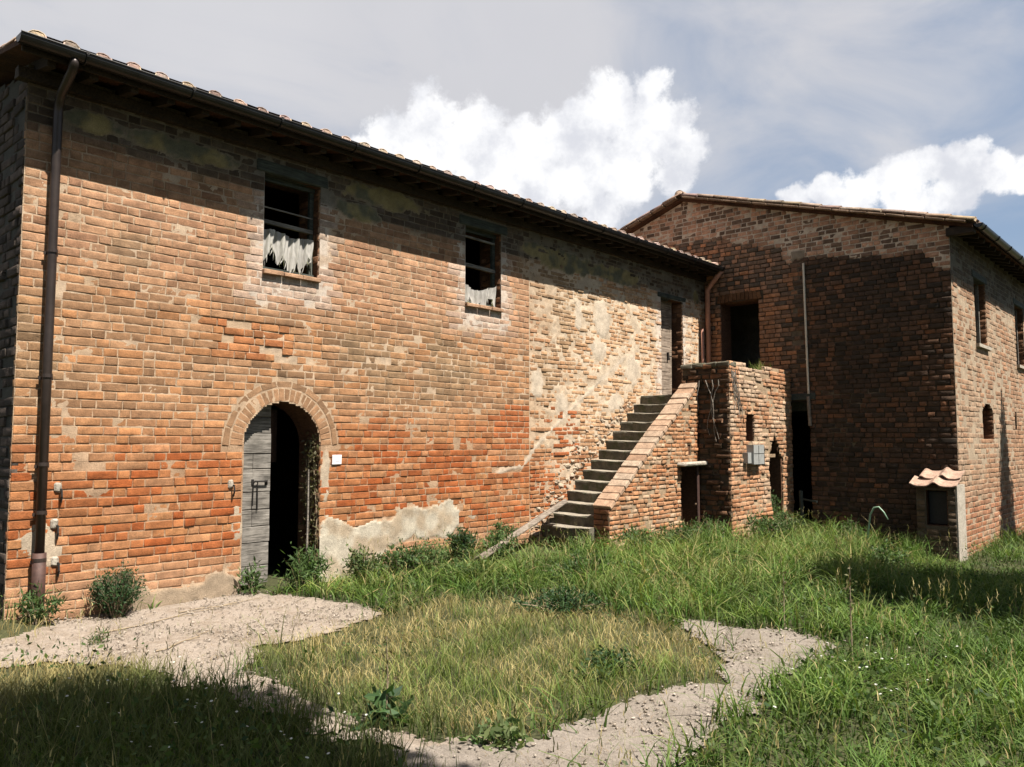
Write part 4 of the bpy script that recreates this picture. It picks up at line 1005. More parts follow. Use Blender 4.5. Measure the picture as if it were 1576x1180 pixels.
# little tiled shelter against the barn corner
hut = thing('meter_shelter', (9.45, -4.36, -.25), 'small brick shelter with a clay tile cap against the barn corner', 'shelter')
HX, HY0, HY1, HZ = 9.22, -4.66, -4.07, .93
HW = Wall((HX, HY1, 0), (0, -1, 0), (-1, 0, 0), seed=81, sl=.2, hl=.12); solH = holes_fn([(.14, .46, .30, .86)])
HW.lay(.0, HY1-HY0, -.4, HZ, solH, jl=.2); n = len(HW.bricks[0]); g = np.random.default_rng(82)
hf = HW.face(hut, 'front_wall', .0, HY1-HY0, -.4, HZ, solH, lambda u, v: (-.010+.02*(fbm(u*7, v*7, 4)-.5), mixc((.16,.13,.09), (.10,.08,.055), fbm(u*5, v*5, 7))), .03)
HW.finish(hf, mixc((.15, .10, .06), (.08, .06, .04), g.random(n)), g.normal(0, .006, n), (.15,.12,.08), limit=40)
MB().box(HX+.04, BX+.03, HY0+.01, HY0+.14, -.4, HZ).box(HX+.04, BX+.03, HY1-.14, HY1-.002, -.4, HZ).box(HX+.04, BX+.03, HY0+.14, HY1-.14, -.4, .30).box(HX+.3, BX+.03, HY0+.14, HY1-.14, .30, HZ).box(HX+.04, HX+.3, HY0+.14, HY1-.14, .86, HZ).build('core', M['core'], hut)
MB().box(HX+.005, BX-.012, HY0-.02, HY0+.008, -.4, HZ+.03).build('whitewashed_side', M['limewash'], hut)
MB().box(HX+.14, HX+.16, HY1-.43, HY1-.16, .32, .84).build('iron_door', M['iron'], hut)
HT = np.array((.46, .30, .22))
def wave_tile(y0, y1, xlo, xhi, zlo, zhi, ph, seed):
    ny_ = 22; V = []; F = []; g = np.random.default_rng(seed)
    for th in (0, -.018):
        for k in range(ny_+1):
            t = k/ny_; y = y0+(y1-y0)*t; w_ = .065*math.exp(-((t-ph)/.10)**2)+.04*math.exp(-((t-ph+.52)/.09)**2)+.02*math.exp(-((t-1)/.06)**2)
            V += [(xlo, y, zlo+w_+th), (xhi, y, zhi+w_+th)]
    m = 2*(ny_+1)
    for k in range(ny_):
        F += [(2*k, 2*k+1, 2*k+3, 2*k+2), (m+2*k, m+2*k+2, m+2*k+3, m+2*k+1), (2*k, 2*k+2, m+2*k+2, m+2*k), (2*k+1, m+2*k+1, m+2*k+3, 2*k+3)]
    F += [(0, m, m+1, 1), (2*ny_, 2*ny_+1, m+2*ny_+1, m+2*ny_)]
    return mk('roof_tile', np.array(V), F, M['tile'], hut, np.tile(HT*g.uniform(.9, 1.1), (len(V), 1)))
wave_tile(HY1+.07, HY0-.04, HX-.10, HX+.22, HZ+.01, HZ+.12, .52, 1)
wave_tile(HY1-.02, HY0-.04, HX+.14, HX+.50, HZ+.125, HZ+.24, .56, 2)
MB().box(HX+.02, BX+.02, HY0, HY1, HZ-.001, HZ+.015).build('cap_slab', M['core'], hut)
# house number plate by the arched door
for i, (tx, ty, L_, an, lab) in enumerate([(-1.55, -.62, 1.5, .22, 'long dry twig lying across the pale gravel'), (-1.0, -.45, .9, .05, 'dry twig on the gravel close to the shrub and door'), (-1.9, -1.55, .7, .5, 'short dry twig on the gravel beside the shaded grass')]):
    gg = np.random.default_rng(410+i); b = MB(); pts = []
    for k in range(9):
        s_ = (k/8-.5)*L_; px_, py_ = tx+s_*math.cos(an)+gg.normal(0, .02), ty+s_*math.sin(an)+gg.normal(0, .02); pts.append((px_, py_, float(gz(px_, py_))+.024+.004*(k % 2)))
    b.tube(pts, [.007-.0005*k for k in range(9)], 5)
    for k in (2, 4, 6):
        q = Vector(pts[k]); a_ = an+(.9 if k != 4 else -.8); e = q+Vector((math.cos(a_), math.sin(a_), .02))*L_*.14; b.tube([q, e], [.004, .002], 4)
    tag(b.build('dry_twig', M['dry']), lab, 'twig')
plate = thing('number_plate', (.655, -.01, 1.39), 'small white enamel number plate on brick right of the arched door', 'sign')
V, F = box_brick(.135, .115, .014, 5, .004); mk('plate', V+np.array([.655, -.012, 1.437]), F, M['white'], plate)
b = MB().box(.62, .69, -.0205, -.018, 1.462, 1.467)
for x in (.634, .660):
    b.box(x, x+.004, -.0205, -.018, 1.413, 1.443).box(x+.014, x+.018, -.0205, -.018, 1.413, 1.443).box(x+.004, x+.014, -.0205, -.018, 1.439, 1.443).box(x+.004, x+.014, -.0205, -.018, 1.413, 1.417)
b.build('faded_figures', M['ink'], plate)
# loose timber leaning on the lowest steps
V, F = box_brick(2.55, .075, .185, 19, .010)
p0, p1 = np.array([2.45, -.62, float(gz(2.45, -.62))+.08]), np.array([4.64, -.30, .72]); d = p1-p0; L = np.linalg.norm(d)
V[:, 0] *= L/2.55; V = rot_x(V, -.45); V = rot_y(V, -math.asin(d[2]/L)); V = rot_z(V, math.atan2(d[1], d[0]))
mk_t = mk('timber_plank', V+(p0+p1)/2, F, M['timber']); tag(mk_t, 'weathered timber plank leaning from the grass onto the lowest stone steps', 'plank')
# ------------------------------------------------------------------ vegetation
gr = np.random.default_rng(77)
def blades(px, py, h, w, lean, ca, cb, g, z0=None, seg=3, droop=1.0):
    n = len(px); pz = gz(px, py)-.01 if z0 is None else z0
    az = g.uniform(0, 2*np.pi, n); fa = g.uniform(0, 2*np.pi, n)
    lx, ly = np.cos(az)*lean*h, np.sin(az)*lean*h; wx, wy = np.cos(fa)*w/2, np.sin(fa)*w/2
    V = np.zeros((n, 2*seg+1, 3)); c = np.zeros((n, 2*seg+1, 3))
    for k in range(seg+1):
        t = k/seg; ww = (1-t**1.6)
        cx = px+lx*t**2; cy = py+ly*t**2; cz = pz+h*(t-droop*.35*lean*t**3)
        cc = mixc(ca, cb, np.full(n, t**.8))
        if k < seg:
            V[:, 2*k] = np.stack([cx-wx*ww, cy-wy*ww, cz], 1); V[:, 2*k+1] = np.stack([cx+wx*ww, cy+wy*ww, cz], 1); c[:, 2*k] = cc; c[:, 2*k+1] = cc
        else: V[:, 2*k] = np.stack([cx, cy, cz], 1); c[:, 2*k] = cc
    m = 2*seg+1
    Q = np.array([(2*k, 2*k+1, 2*k+3, 2*k+2) for k in range(seg-1)]); T = np.array([(2*seg-2, 2*seg-1, 2*seg)])
    o = m*np.arange(n)[:, None, None]
    return V.reshape(-1, 3), (Q[None]+o).reshape(-1, 4), (T[None]+o).reshape(-1, 3), c.reshape(-1, 3)
def stuff(name, parts, mat, label=None):
    V, Q, T, c = [], [], [], []; b = 0
    for v, q, t, cc in parts:
        V.append(v); Q.append(q+b); T.append(t+b); c.append(cc); b += len(v)
    F = [np.concatenate(Q), np.concatenate(T)] if sum(map(len, Q)) else [np.concatenate(T)]
    o = mk(name, np.concatenate(V), F, mat, None, np.concatenate(c)); return tag(o, label, 'grass' if label else None, kind='stuff')
def free(x, y):
    ok = (y < -.03) & ~((x > 7.2) & (y > -1.84)) & ~((x > 4.35) & (x < 7.3) & (y > -1.25)) & ~((x > 9.68) & (y > -4.64)) & ~((x > 9.18) & (y < -4.03) & (y > -4.7) & (x < 9.8))
    ok &= ~((x > DX0) & (x < DX1) & (y > -.1))
    return ok
def region(x, y):
    wx, wy = wob(x, y); jx = np.random.default_rng(len(x)); wx = wx+jx.normal(0, .075, len(x)); wy = wy+jx.normal(0, .075, len(x))
    bare = inpoly(wx, wy, APRON) | inpoly(wx, wy, PATH)
    ix_, iy_ = wob(x, y, .3, 1.3); isl = inpoly(ix_+jx.normal(0, .14, len(x)), iy_+jx.normal(0, .14, len(x)), ISLAND) & ~bare
    left = (x < -1.6) & ~bare & ~isl & (y > -6.5) & ((y > -4.9) | (x < -2.0))
    return bare, isl, left
def scatter(n, x0, x1, y0, y1, d0=5.0, pw=1.1):
    x = gr.uniform(x0, x1, n); y = gr.uniform(y0, y1, n); d = np.hypot(x-CAM[0], y-CAM[1])
    vx = (x-CAM[0])*FW[0]+(y-CAM[1])*FW[1]; vr = ((x-CAM[0])*RT[0]+(y-CAM[1])*RT[1])
    inv = (vx > 1.5) & (np.abs(vr) < .80*vx+1.0)
    keep = (gr.random(n) < np.where(inv, np.minimum(1, (d0/d)**pw), .06)) & (d > 1.6) & free(x, y)
    return x[keep], y[keep]
x, y = scatter(360000, -7.5, 16.5, -10.5, -.03)
bare, isl, left = region(x, y)
clump = fbm(x*1.6, y*1.6, 101); fine = fbm(x*5, y*5, 103)
LUSH_A, LUSH_B = np.array((.024, .055, .010)), np.array((.100, .195, .030))
DRY_A, DRY_B = np.array((.21, .17, .07)), np.array((.44, .345, .155))
parts = []
def emit(m, h, w, lean, ca, cb):
    parts.append(blades(x[m], y[m], h[m] if np.ndim(h) else np.full(m.sum(), h), w[m] if np.ndim(w) else np.full(m.sum(), w), lean[m], ca[m], cb[m], gr))
n = len(x); r1 = gr.random(n); r2 = gr.random(n)
# lush meadow
wall_d = -y
cl2 = sstep(fbm(x*3.1, y*3.1, 107, 3), .32, .68); near = sstep(-y, 4.3, 5.6)*(x > -2)
back = sstep(x, .8, 3.0)*sstep(y, -5.2, -4.0)
hl = (.09+.20*clump+.22*cl2**1.5+.10*r1)*(1-.25*sstep(-y, 4.5, 6))*(.82+.20*back)*(1-.6*((x > 7.6) & (y < -3.6) & (x < 9.6)))
foot = segdist(x, y, [(2.3, -.8), (4.3, -.75)]); hl = hl*(.35+.65*sstep(foot, .15, .55))*(1-.45*sstep(y, -.9, -.5)*(x < 4.6))
ca = mixc(LUSH_A, LUSH_A*1.6, clump); cb = mixc(LUSH_B, np.array((.22, .26, .06)), np.clip(r2*1.2-.3+.5*(fine-.5), 0, 1))
hay = np.clip(sstep(fine+.35*(r1-.5), .52, .7), 0, 1)*(.62-.5*sstep(-y, 4.6, 5.6)); cb = mixc(cb, DRY_B*.75, hay*.8); ca = mixc(ca, DRY_A*.6, hay*.5)
dk = sstep(fbm(x*.9, y*.9, 111), .52, .66); cb = mixc(cb, (.055, .105, .022), dk*.55)
ca = ca*(.55+.6*cl2[:, None]); cb = cb*(.72+.42*cl2[:, None])*(1-.22*near[:, None])
th = ~near.astype(bool) & (gr.random(n) < .16*sstep(fbm(x*2.2, y*2.2, 117), .45, .62)); cb = np.where(th[:, None], DRY_B*.9*(.7+.5*r2[:, None]), cb); ca = np.where(th[:, None], DRY_A, ca)
m = ~bare & ~isl & ~left & (r1 < .55+.45*cl2)
emit(m, hl*(.7+.6*gr.random(n)), .0075+.013*r2**2, .3+1.35*gr.random(n)**1.2, ca, cb)
# short dry sward on the island
hi = .035+.13*fine**1.4+.07*r2**2; gmix = sstep(fbm(x*2.3, y*2.3, 109)+.35*(r1-.5)-.12*sstep(y, -3.4, -2.2), .46, .66)
ca = mixc(DRY_A, LUSH_A*1.5, gmix); cb = mixc(DRY_B*(.75+.5*r2[:, None]), np.array((.17, .215, .045)), gmix*.9)
emit(isl, hi*(1+.75*gmix), .004+.003*r1, .2+.7*r2, ca, cb)
# left strip: tan by the gravel, greener towards the camera
gl = sstep(-y+.8*(clump-.5), 1.5, 3.0); gl = np.maximum(gl, sstep(y, -.35, -.05))
ca = mixc(DRY_A, LUSH_A, gl); cb = mixc(DRY_B, np.array((.10, .125, .03)), gl*.9)
lm = left & (r2 < np.where(y > -1.9, .75, 1))
emit(lm, .07+.13*fine+.10*r1*gl+.05*gl, .005+.003*r1, .2+.7*gr.random(n), ca, cb)
# stray tufts on the bare ground
sb = bare & (r1 < .05+.55*sstep(fbm(x*3, y*3, 121), .54, .66))
emit(sb, .02+.06*r2**2, .004*np.ones(n), .3+.7*gr.random(n), mixc(DRY_A, LUSH_A, r2), mixc(DRY_B, LUSH_B, r2*.8))
def stuff_leaf():
    x, y = scatter(60000, -5, 13, -9, -.05); bare, isl, left = region(x, y); c_ = fbm(x*1.2, y*1.2, 141)
    nb = np.ones(len(x), bool)
    for dx_, dy_ in ((0, 0), (.16, 0), (-.16, 0), (0, .16), (0, -.16)):
        w_ = wob(x+dx_, y+dy_); nb &= ~(inpoly(*w_, APRON) | inpoly(*w_, PATH))
    k = ~bare & nb & (gr.random(len(x)) < np.where(isl, .75*sstep(c_, .48, .62), .25+.75*sstep(c_, .45, .6))); x, y, isl = x[k], y[k], isl[k]; n = len(x)
    z = gz(x, y)+np.where(isl, gr.uniform(.02, .13, n), gr.uniform(.03, .30, n)*(.4+fbm(x*1.6, y*1.6, 101)))
    V, F, c = leaves(np.stack([x, y, z], 1), np.where(isl, .028, .042), gr, np.array((.028, .055, .018)), np.array((.10, .14, .035)), .35, .5)
    return tag(mk('ground_cover', V, F, M['leaf'], None, c), 'small broad leaves of wild plants mixed through the grass', 'ground cover', kind='stuff')
stuff('meadow_grass', parts, M['grass'], 'mixed green and straw coloured grass over the whole yard')
# seed stalks standing above the grass
x, y = scatter(3600, -4.5, 12, -8.5, -.05); bare, isl, left = region(x, y); k = ~bare & (gr.random(len(x)) < np.where(isl, .35, .8)); x, y = x[k], y[k]; n = len(x); isl = isl[k]
h = np.where(isl, gr.uniform(.15, .32, n), gr.uniform(.32, .62, n))
S = [blades(x, y, h, np.full(n, .0035), gr.uniform(.1, .6, n), mixc((.10,.11,.04), DRY_A, gr.random(n)), mixc((.20,.20,.08), DRY_B, gr.random(n)), gr)]
tipn = 5
for k in range(tipn):
    S.append(blades(x+gr.normal(0, .006, n), y+gr.normal(0, .006, n), gr.uniform(.03, .06, n), np.full(n, .006), gr.uniform(.2, .8, n), mixc((.20,.18,.08), DRY_B, gr.random(n)), mixc((.26,.23,.11), DRY_B*1.1, gr.random(n)), gr, z0=gz(x, y)+h*(.72+.05*k)))
stuff('seed_stalks', S, M['grass'], 'thin straw coloured seed stalks standing above the grass')
# gravel stones and litter on the bare ground
LV, LF, LC = [], [], []; b0 = 0
PB = [pebble(gr, 1.0) for _ in range(8)]
x = gr.uniform(-3.4, 2, 60000); y = gr.uniform(-6, 0, 60000); bare, _, _ = region(x, y); dens = fbm(x*2, y*2, 131)
k = bare & (gr.random(60000) < .15+.7*sstep(dens, .45, .65)); x, y = x[k][:11000], y[k][:11000]
T_ = []
for i in range(len(x)):
    V, F = PB[i % 8]; s_ = .003+.014*gr.random()**4; V = rot_z(V, gr.random()*6.28)*s_+np.array([x[i], y[i], 0]); V[:, 2] += gz(x[i], y[i])+.026+s_*.2
    LV.append(V); LF.append(np.array(F)+b0); b0 += len(V); LC.append(np.tile(mixc((.50,.42,.345), (.30,.245,.19), gr.random())*gr.uniform(.75, 1.15), (len(V), 1)))
tag(mk('gravel_stones', np.concatenate(LV), np.concatenate(LF), M['stone'], None, np.concatenate(LC)), kind='stuff')

x = gr.uniform(-3.4, 2, 9000); y = gr.uniform(-6, 0, 9000); bare, _, _ = region(x, y); k = bare & (gr.random(9000) < .25+.7*sstep(fbm(x*2.4, y*2.4, 151), .5, .68)); x, y = x[k][:1500], y[k][:1500]; n = len(x)
v, q, t, c = blades(x, y, gr.uniform(.012, .035, n), np.full(n, .004), np.full(n, 3.0), np.tile((.17, .11, .06), (n, 1)), mixc((.10, .07, .04), (.30, .22, .12), gr.random(n)), gr, z0=gz(x, y)+.034, droop=.6)
tag(mk('dry_litter', v, [q, t], M['grass'], None, c), kind='stuff')
def leaves(P, size, g, ca, cb, up=.5, asp=.45):
    """diamond leaves, slightly folded, at points P"""
    n = len(P); d = g.normal(0, 1, (n, 3)); d[:, 2] += up; d /= np.linalg.norm(d, axis=1)[:, None]
    e = g.normal(0, 1, (n, 3)); s_ = np.cross(d, e); s_ /= np.linalg.norm(s_, axis=1)[:, None]; nn = np.cross(d, s_)
    L = (size*g.uniform(.6, 1.3, n))[:, None]
    V = np.stack([P, P+d*L*.5+s_*L*asp*.5+nn*L*.06, P+d*L, P+d*L*.5-s_*L*asp*.5+nn*L*.06], 1).reshape(-1, 3)
    F = (np.array([(0,1,2,3)])[None]+4*np.arange(n)[:, None, None]).reshape(-1, 4)
    c = np.repeat(mixc(ca, cb, g.random(n)), 4, 0)
    return V, F, c
def blob_points(n, c, r, g, shell=.55):
    d = g.normal(0, 1, (n, 3)); d /= np.linalg.norm(d, axis=1)[:, None]
    rad = g.uniform(shell, 1, n)**.7; lump = .75+.5*vn2(d[:, 0]*2.2+5, d[:, 1]*2.2+d[:, 2]*1.7+5, int(g.integers(999)))
    return np.asarray(c)+d*(rad*lump)[:, None]*np.asarray(r)
stuff_leaf()
def plant(name, label, cat, pos, kind, h, r, n, size, ca, cb, seed, group=None):
    g = np.random.default_rng(seed); x0, y0 = pos; z0 = float(gz(x0, y0))
    t = thing(name, (x0, y0, z0), label, cat, group); st = MB(); P = []
    ns = max(5, int(n/45))
    for k in range(ns):
        a = g.uniform(0, 6.28); q = g.random()**.6; tip = np.array([x0+math.cos(a)*r*q, y0+math.sin(a)*r*q*(.8), z0+h*(1-.45*q**2)*g.uniform(.7, 1.05)])
        base = np.array([x0+math.cos(a)*r*.15*q, y0+math.sin(a)*r*.15*q, z0-.02]); mid = (base+tip)/2+np.array([0, 0, h*.12])
        st.tube([base, mid, tip], [.006, .0045, .002], 4)
        m = int(n/ns); tt = g.uniform(.12 if kind == 'bush' else .25, 1.02, m)
        Q = np.where(tt[:, None] < .5, base+(mid-base)*(tt[:, None]*2), mid+(tip-mid)*(tt[:, None]*2-1))+g.normal(0, size*.55, (m, 3))
        P.append(Q)
    P = np.concatenate(P); P[:, 1] = np.minimum(P[:, 1], -.03) if y0 > -.8 else P[:, 1]; P[:, 2] = np.maximum(P[:, 2], z0+.01)
    st.build('stem', M['dry'], t)
    V, F, c = leaves(P, size, g, ca, cb, up=.7 if kind != 'flat' else .25, asp=.42 if kind != 'spiky' else .22)
    if y0 > -.8 and x0 < 4: V[:, 1] = np.minimum(V[:, 1], -.02)
    mk('foliage', V, F, M['leaf'], t, c)
    return t
GD, GM, GL, GY_ = np.array((.018, .038, .016)), np.array((.042, .078, .024)), np.array((.085, .13, .040)), np.array((.13, .15, .06))
plant('shrub', 'round dark green shrub against the brick wall near the downpipe', 'shrub', (-1.93, -.19), 'bush', .50, .27, 5200, .032, GD*1.25, GM*1.05, 1)
plant('weed', 'leafy weeds at the foot of the brown downpipe', 'weed', (-2.60, -.22), 'spiky', .32, .20, 420, .07, GM, GL, 2)
plant('weed', 'leafy weed at the foot of the grey plank door', 'weed', (-.50, -.12), 'spiky', .27, .13, 260, .085, GM, GL, 3)
plant('weed', 'tall leafy weed growing in the arched doorway', 'weed', (.05, -.30), 'spiky', .42, .30, 950, .085, GM, GL*1.1, 4)
plant('weed', 'green bushy weed below the white plaster patch', 'weed', (1.25, -.55), 'bush', .42, .36, 1100, .055, GM, GL, 5)
plant('weed', 'broad dark weed against the wall beyond the white plaster', 'weed', (2.35, -.42), 'bush', .45, .40, 1300, .055, GD*1.4, GL*.8, 6)
plant('weed', 'weed growing between the leaning plank and the wall', 'weed', (3.35, -.22), 'bush', .42, .28, 700, .055, GM, GL, 7)
plant('weed', 'dark green clover-like patch on the dry grass island', 'weed', (1.15, -3.10), 'flat', .20, .55, 1800, .045, GD*1.5, GM*1.15, 8)
plant('weed', 'low dark patch of broad leaves at the island edge by the path', 'weed', (-.35, -4.60), 'flat', .14, .40, 800, .04, GD*1.5, GM*1.2, 9)
plant('weed', 'flat leaf rosette with a tall stalk on the gravel edge', 'weed', (-2.02, -4.28), 'flat', .13, .13, 120, .11, GD*1.6, GM*1.2, 10)
plant('weed', 'pale green ragged weed at the near end of the path', 'weed', (-1.80, -5.02), 'flat', .10, .20, 240, .07, GM*1.3, GY_, 11)
plant('weed', 'small weed alone on the pale gravel', 'weed', (-2.42, -1.10), 'spiky', .12, .12, 150, .04, GM, GL, 12)
plant('weed', 'leafy green clump in front of the tiled shelter', 'weed', (6.75, -4.35), 'bush', .42, .50, 1300, .06, GM*1.1, GL*1.1, 14)
plant('weed', 'green weed in the grass below the annex wall', 'weed', (7.6, -2.2), 'bush', .5, .5, 1200, .06, GM, GL, 15)
plant('weed', 'dark green weed beside the sloping parapet', 'weed', (5.6, -1.7), 'bush', .42, .5, 1200, .055, GM*.9, GL*.9, 16)
plant('weed', 'bright green weed clump in the middle of the lush grass', 'weed', (2.6, -2.2), 'bush', .32, .6, 1600, .05, GM*.9, GL*.8, 17)
for k_, (wx_, wy_, wh, wr, lab) in enumerate([(.75, -.42, .42, .26, 'pale green weed between the door jamb and the white plaster'), (1.75, -.50, .36, .34, 'feathery light green weed in front of the white plaster patch'), (2.95, -.55, .40, .32, 'light green weed crossing the lower end of the leaning plank'), (4.15, -1.0, .34, .30, 'weed beside the lowest stone steps'), (4.75, -1.55, .46, .36, 'tall green weed hiding the foot of the parapet'), (6.6, -1.75, .50, .40, 'leafy weed in front of the niche under the stairs'), (8.3, -2.25, .48, .45, 'wide green weed below the meter boxes'), (9.1, -3.1, .45, .5, 'dark weed at the foot of the barn gable'), (1.6, -1.35, .28, .4, 'low bright weed patch in the grass facing the white plaster')]):
    plant('weed', lab, 'weed', (wx_, wy_), 'spiky' if k_ % 2 else 'bush', wh, wr, 900, .06, GM*1.1, GL*1.25 if k_ % 3 else GY_, 400+k_)
plant('weed', 'green growth inside the ragged hole of the annex', 'weed', (8.98, -1.72), 'spiky', .78, .16, 520, .07, GM, GL, 18)
# weeds on top of the annex
def tuft(name, label, cat, x0, y0, z0, n, h, spread, seed, ca=LUSH_B, cb=DRY_B):
    g = np.random.default_rng(seed); x = x0+g.normal(0, spread, n); y = y0+g.normal(0, spread*.4, n)
    v, q, t, c = blades(x, y, g.uniform(.4, 1, n)*h, np.full(n, .008), g.uniform(.2, .9, n), np.tile(ca*.7, (n, 1)), mixc(ca, cb, g.random(n)), g, z0=np.full(n, z0))
    return tag(mk(name, v, [q, t], M['grass'], None, c), label, cat)
tuft('grass_tuft', 'dry grass tuft growing on top of the brick annex', 'grass tuft', 8.75, -1.66, 2.88, 90, .34, .14, 5)
tuft('grass_tuft', 'long green grass tuft beside the bent hose', 'grass tuft', 7.7, -3.75, -.2, 260, .75, .28, 6, LUSH_B, np.array((.16, .2, .06)))
tuft('grass_tuft', 'tall thin grass at the foot of the tiled shelter', 'grass tuft', 8.85, -4.1, -.26, 220, .62, .22, 7, LUSH_B, np.array((.16, .2, .06)))
tuft('grass_tuft', 'tall dark grass blades at the gravel edge in the shade', 'grass tuft', -2.35, -3.10, 0, 30, .42, .10, 8, LUSH_B*.7, LUSH_B)
# tall single stalks
for i, (px, py, h_) in enumerate([(2.75, -.5, .95), (1.15, -5.85, .72), (-2.02, -4.30, .50), (1.9, -5.0, .5)]):
    g = np.random.default_rng(40+i); z0 = float(gz(px, py))
    t = thing('dry_stalk', (px, py, z0), ['thin dry stalk standing against the brick wall left of the leaning plank', 'tall reddish stalk in the grass right of the path', 'dark flower stalk rising from the leaf rosette', 'thin stalk at the far end of the path'][i], 'stalk')
    MB().tube([(px, py, z0-.02), (px+.02, py+.01, z0+h_*.5), (px+.0, py, z0+h_)], [.006, .005, .002], 5).build('stem', M['dry'], t)
    P = np.array([px, py, z0])+np.stack([g.normal(0, .015, 40), g.normal(0, .015, 40), g.uniform(.3, 1, 40)*h_], 1)
    V, F, c = leaves(P, .03, g, np.array((.10, .07, .04)), np.array((.12, .12, .05)), .8); mk('foliage', V, F, M['leaf'], t, c)
st_ = MB().tube([(.28, .03, -.02), (.285, .02, .8), (.27, .0, 1.33)], [.011, .011, .008], 6).build('stick', M['palewood']); tag(st_, 'pale stick standing upright in the arched doorway', 'stick')
# dry ivy up the right jamb of the door
iv = thing('dry_ivy', (.43, .1, 0), 'withered brown ivy climbing the right jamb of the arched door', 'ivy'); g = np.random.default_rng(6)
b = MB()
for k in range(5):
    y0 = g.uniform(.03, .25); b.tube([(.42-.02*g.random(), y0+.04*math.sin(z*4+k), z) for z in np.linspace(.0, g.uniform(1.2, 1.75), 9)], .007, 5)
b.build('stem', M['dry'], iv)
P = np.stack([.415-.06*g.random(520)**2, g.uniform(-.01, .30, 520), 1.75*g.random(520)**.9], 1)
V, F, c = leaves(P, .055, g, np.array((.12, .09, .05)), np.array((.10, .10, .045)), -.3); V[:, 0] = np.minimum(V[:, 0], .43); mk('foliage', V, F, M['leaf'], iv, c)
# dead vine on the annex
vn_ = MB()
for k in range(7):
    u, v = 7.26+.06*k*g.random(), 2.9-.1*g.random(); pts = []
    for s_ in range(9): pts.append((u, TY-.012-.01*g.random(), v)); u += g.normal(.03, .03); v -= g.uniform(.06, .13)
    vn_.tube(pts, [.009-.0007*i for i in range(9)], 5)
for k in range(4):
    y, v = -1.25-.12*k, 2.7; pts = []
    for s_ in range(8): pts.append((TX0-.02-.015*g.random(), y, v)); y += g.normal(0, .03); v -= g.uniform(.1, .2)
    vn_.tube(pts, [.010-.0008*i for i in range(8)], 5)
tag(vn_.build('dead_vine', M['palewood']), 'leafless pale vine clinging to the corner of the brick annex', 'vine')
# bent hose
tag(MB().tube([(8.0, -3.68, -.28), (8.0, -3.70, .25), (8.0, -3.74, .52), (8.0, -3.80, .63), (8.0, -3.87, .645), (8.0, -3.94, .57), (8.0, -4.0, .46)], [.016, .016, .016, .015, .014, .012, .010], 9).build('bent_hose', M['hose'], smooth=True), 'pale green hose bent in an arch above the grass near the barn', 'hose')
tag(MB().bar((9.62, -2.00, -.3), (9.60, -1.98, .75), .06, .05, jit=.006).bar((9.60, -2.0, .60), (9.55, -2.30, .56), .03, .03).build('broken_gate_post', M['beam']), 'dark broken post standing in the barn doorway beside the annex', 'post')
# poppies / daisies: single small flowers in the near grass
LV, LF, LC = [], [], []; b0 = 0; g = np.random.default_rng(15)
for i in range(90):
    px, py = (g.uniform(-3.6, -2.3), g.uniform(-5.0, -2.4)) if i < 55 else (g.uniform(-.8, 1.5), g.uniform(-6.6, -5.8))
    z0 = float(gz(px, py))+g.uniform(.14, .26); a = np.linspace(0, 2*math.pi, 7)[:-1]; r_ = g.uniform(.006, .011)
    V = np.array([(px+math.cos(t)*r_, py+math.sin(t)*r_, z0+.3*r_*math.sin(t+i)) for t in a]+[(px, py, z0+.004)]); LV.append(V); LF.append(np.array([(k, (k+1) % 6, 6) for k in range(6)])+b0); b0 += 7
    LC.append(np.tile(np.array((.55, .54, .48)), (7, 1)))
tag(mk('wild_flowers', np.concatenate(LV), np.concatenate(LF), M['leaf'], None, np.concatenate(LC)), 'tiny pale wild flowers scattered in the near grass', 'flowers', kind='stuff')

# ------------------------------------------------------------------ trees whose shade falls into the yard
def tree(name, label, base, blobs, nleaf, size, seed, ca=GD, cb=GM, limbs=True, trunk_r=.16):
    g = np.random.default_rng(seed); t = thing(name, base, label, 'tree'); b = MB(); bx = Vector(base)
    top = Vector(np.mean([c for c, r in blobs], axis=0))
    b.tube([bx-Vector((0, 0, .3)), bx.lerp(top, .33)+Vector((.05, .05, .1)), bx.lerp(top, .66)+Vector((-.05, .04, .1)), top], [trunk_r*1.25, trunk_r, trunk_r*.7, trunk_r*.4], 9)
    if limbs:
        for c, r in blobs: b.tube([bx.lerp(top, .55), (bx.lerp(top, .55)+Vector(c))/2+Vector((0, 0, .25)), Vector(c)], [trunk_r*.5, trunk_r*.35, .02], 6)
    b.build('trunk', M['bark'], t)
    vol = np.array([np.prod(r) for c, r in blobs]); P = np.concatenate([blob_points(int(nleaf*v_/vol.sum()), c, r, g, .15) for (c, r), v_ in zip(blobs, vol)])
    V, F, c = leaves(P, size, g, ca, cb, .1, .6); mk('crown', V, F, M['leaf'], t, c); return t
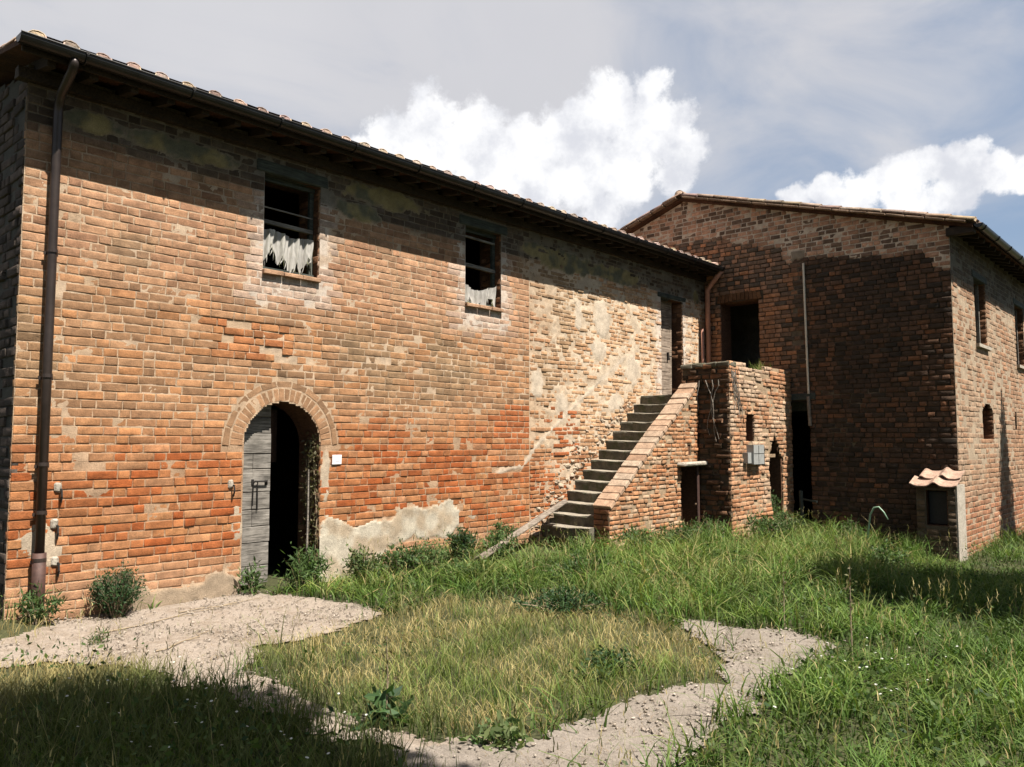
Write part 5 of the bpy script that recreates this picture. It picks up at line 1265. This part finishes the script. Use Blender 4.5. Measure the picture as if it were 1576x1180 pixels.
tree('oak_tree', 'leafy oak standing behind the photographer, shading the near left grass', (-7.6, -9.2, 0),
     [((-3.45, -7.35, 6.2), (1.30, 1.5, .9)), ((-4.25, -6.75, 6.2), (1.3, 1.2, .9)), ((-3.4, -8.4, 6.4), (1.2, 1.3, 1.0)), ((-5.3, -7.6, 6.4), (1.5, 1.5, 1.1)), ((-6.6, -8.6, 6.6), (1.6, 1.6, 1.3)), ((-4.6, -9.2, 6.6), (1.5, 1.5, 1.2))], 90000, .18, 71)
tree('plum_tree', 'round leafy tree beyond the right edge, shading the grass by the barn', (6.0, -9.9, -.2),
     [((4.2, -8.35, 4.4), (.85, 1.0, .7)), ((4.9, -7.75, 4.6), (.9, .9, .7)), ((5.6, -8.2, 4.6), (1.1, 1.1, .8)), ((5.7, -7.5, 4.7), (.8, .75, .6)), ((4.6, -9.2, 4.7), (1.1, 1.1, .8)), ((6.4, -9.0, 4.7), (1.2, 1.1, .9)), ((5.4, -9.9, 5.0), (1.3, 1.2, 1.0)), ((7.3, -9.4, 4.6), (1.2, 1.1, .8))], 100000, .20, 72)
tree('cypress_tree', 'slender dark cypress beyond the right edge of the yard', (13.3, -7.6, -.2),
     [((13.3, -7.6, 7.1-.62*k), (.16+.15*k if k < 5 else .85,)*2+(.62,)) for k in range(11)], 30000, .11, 73, GD, GD*1.8, limbs=False, trunk_r=.12)
for i, (bx_, by_, hh) in enumerate([(4.6, 10.2, 2.6), (6.4, 11.0, 3.2), (2.6, 11.4, 2.8)]):
    g = np.random.default_rng(200+i); t = thing('hedge_shrub', (bx_, by_, 0), ['bright green shrub glimpsed through the arched doorway behind the farmhouse', 'tallest green shrub behind the farmhouse, towards the barn', 'green shrub behind the farmhouse, farthest from the barn'][i], 'shrub', 'shrubs behind the farmhouse')
    MB().tube([(bx_, by_, -.1), (bx_, by_, hh*.6)], [.06, .03], 6).build('stem', M['bark'], t)
    V, F, c = leaves(blob_points(2600, (bx_, by_, hh*.55), (1.1, .8, hh*.5), g, .3), .13, g, GL, GL*1.8, .3, .6); mk('foliage', V, F, M['leaf'], t, c)
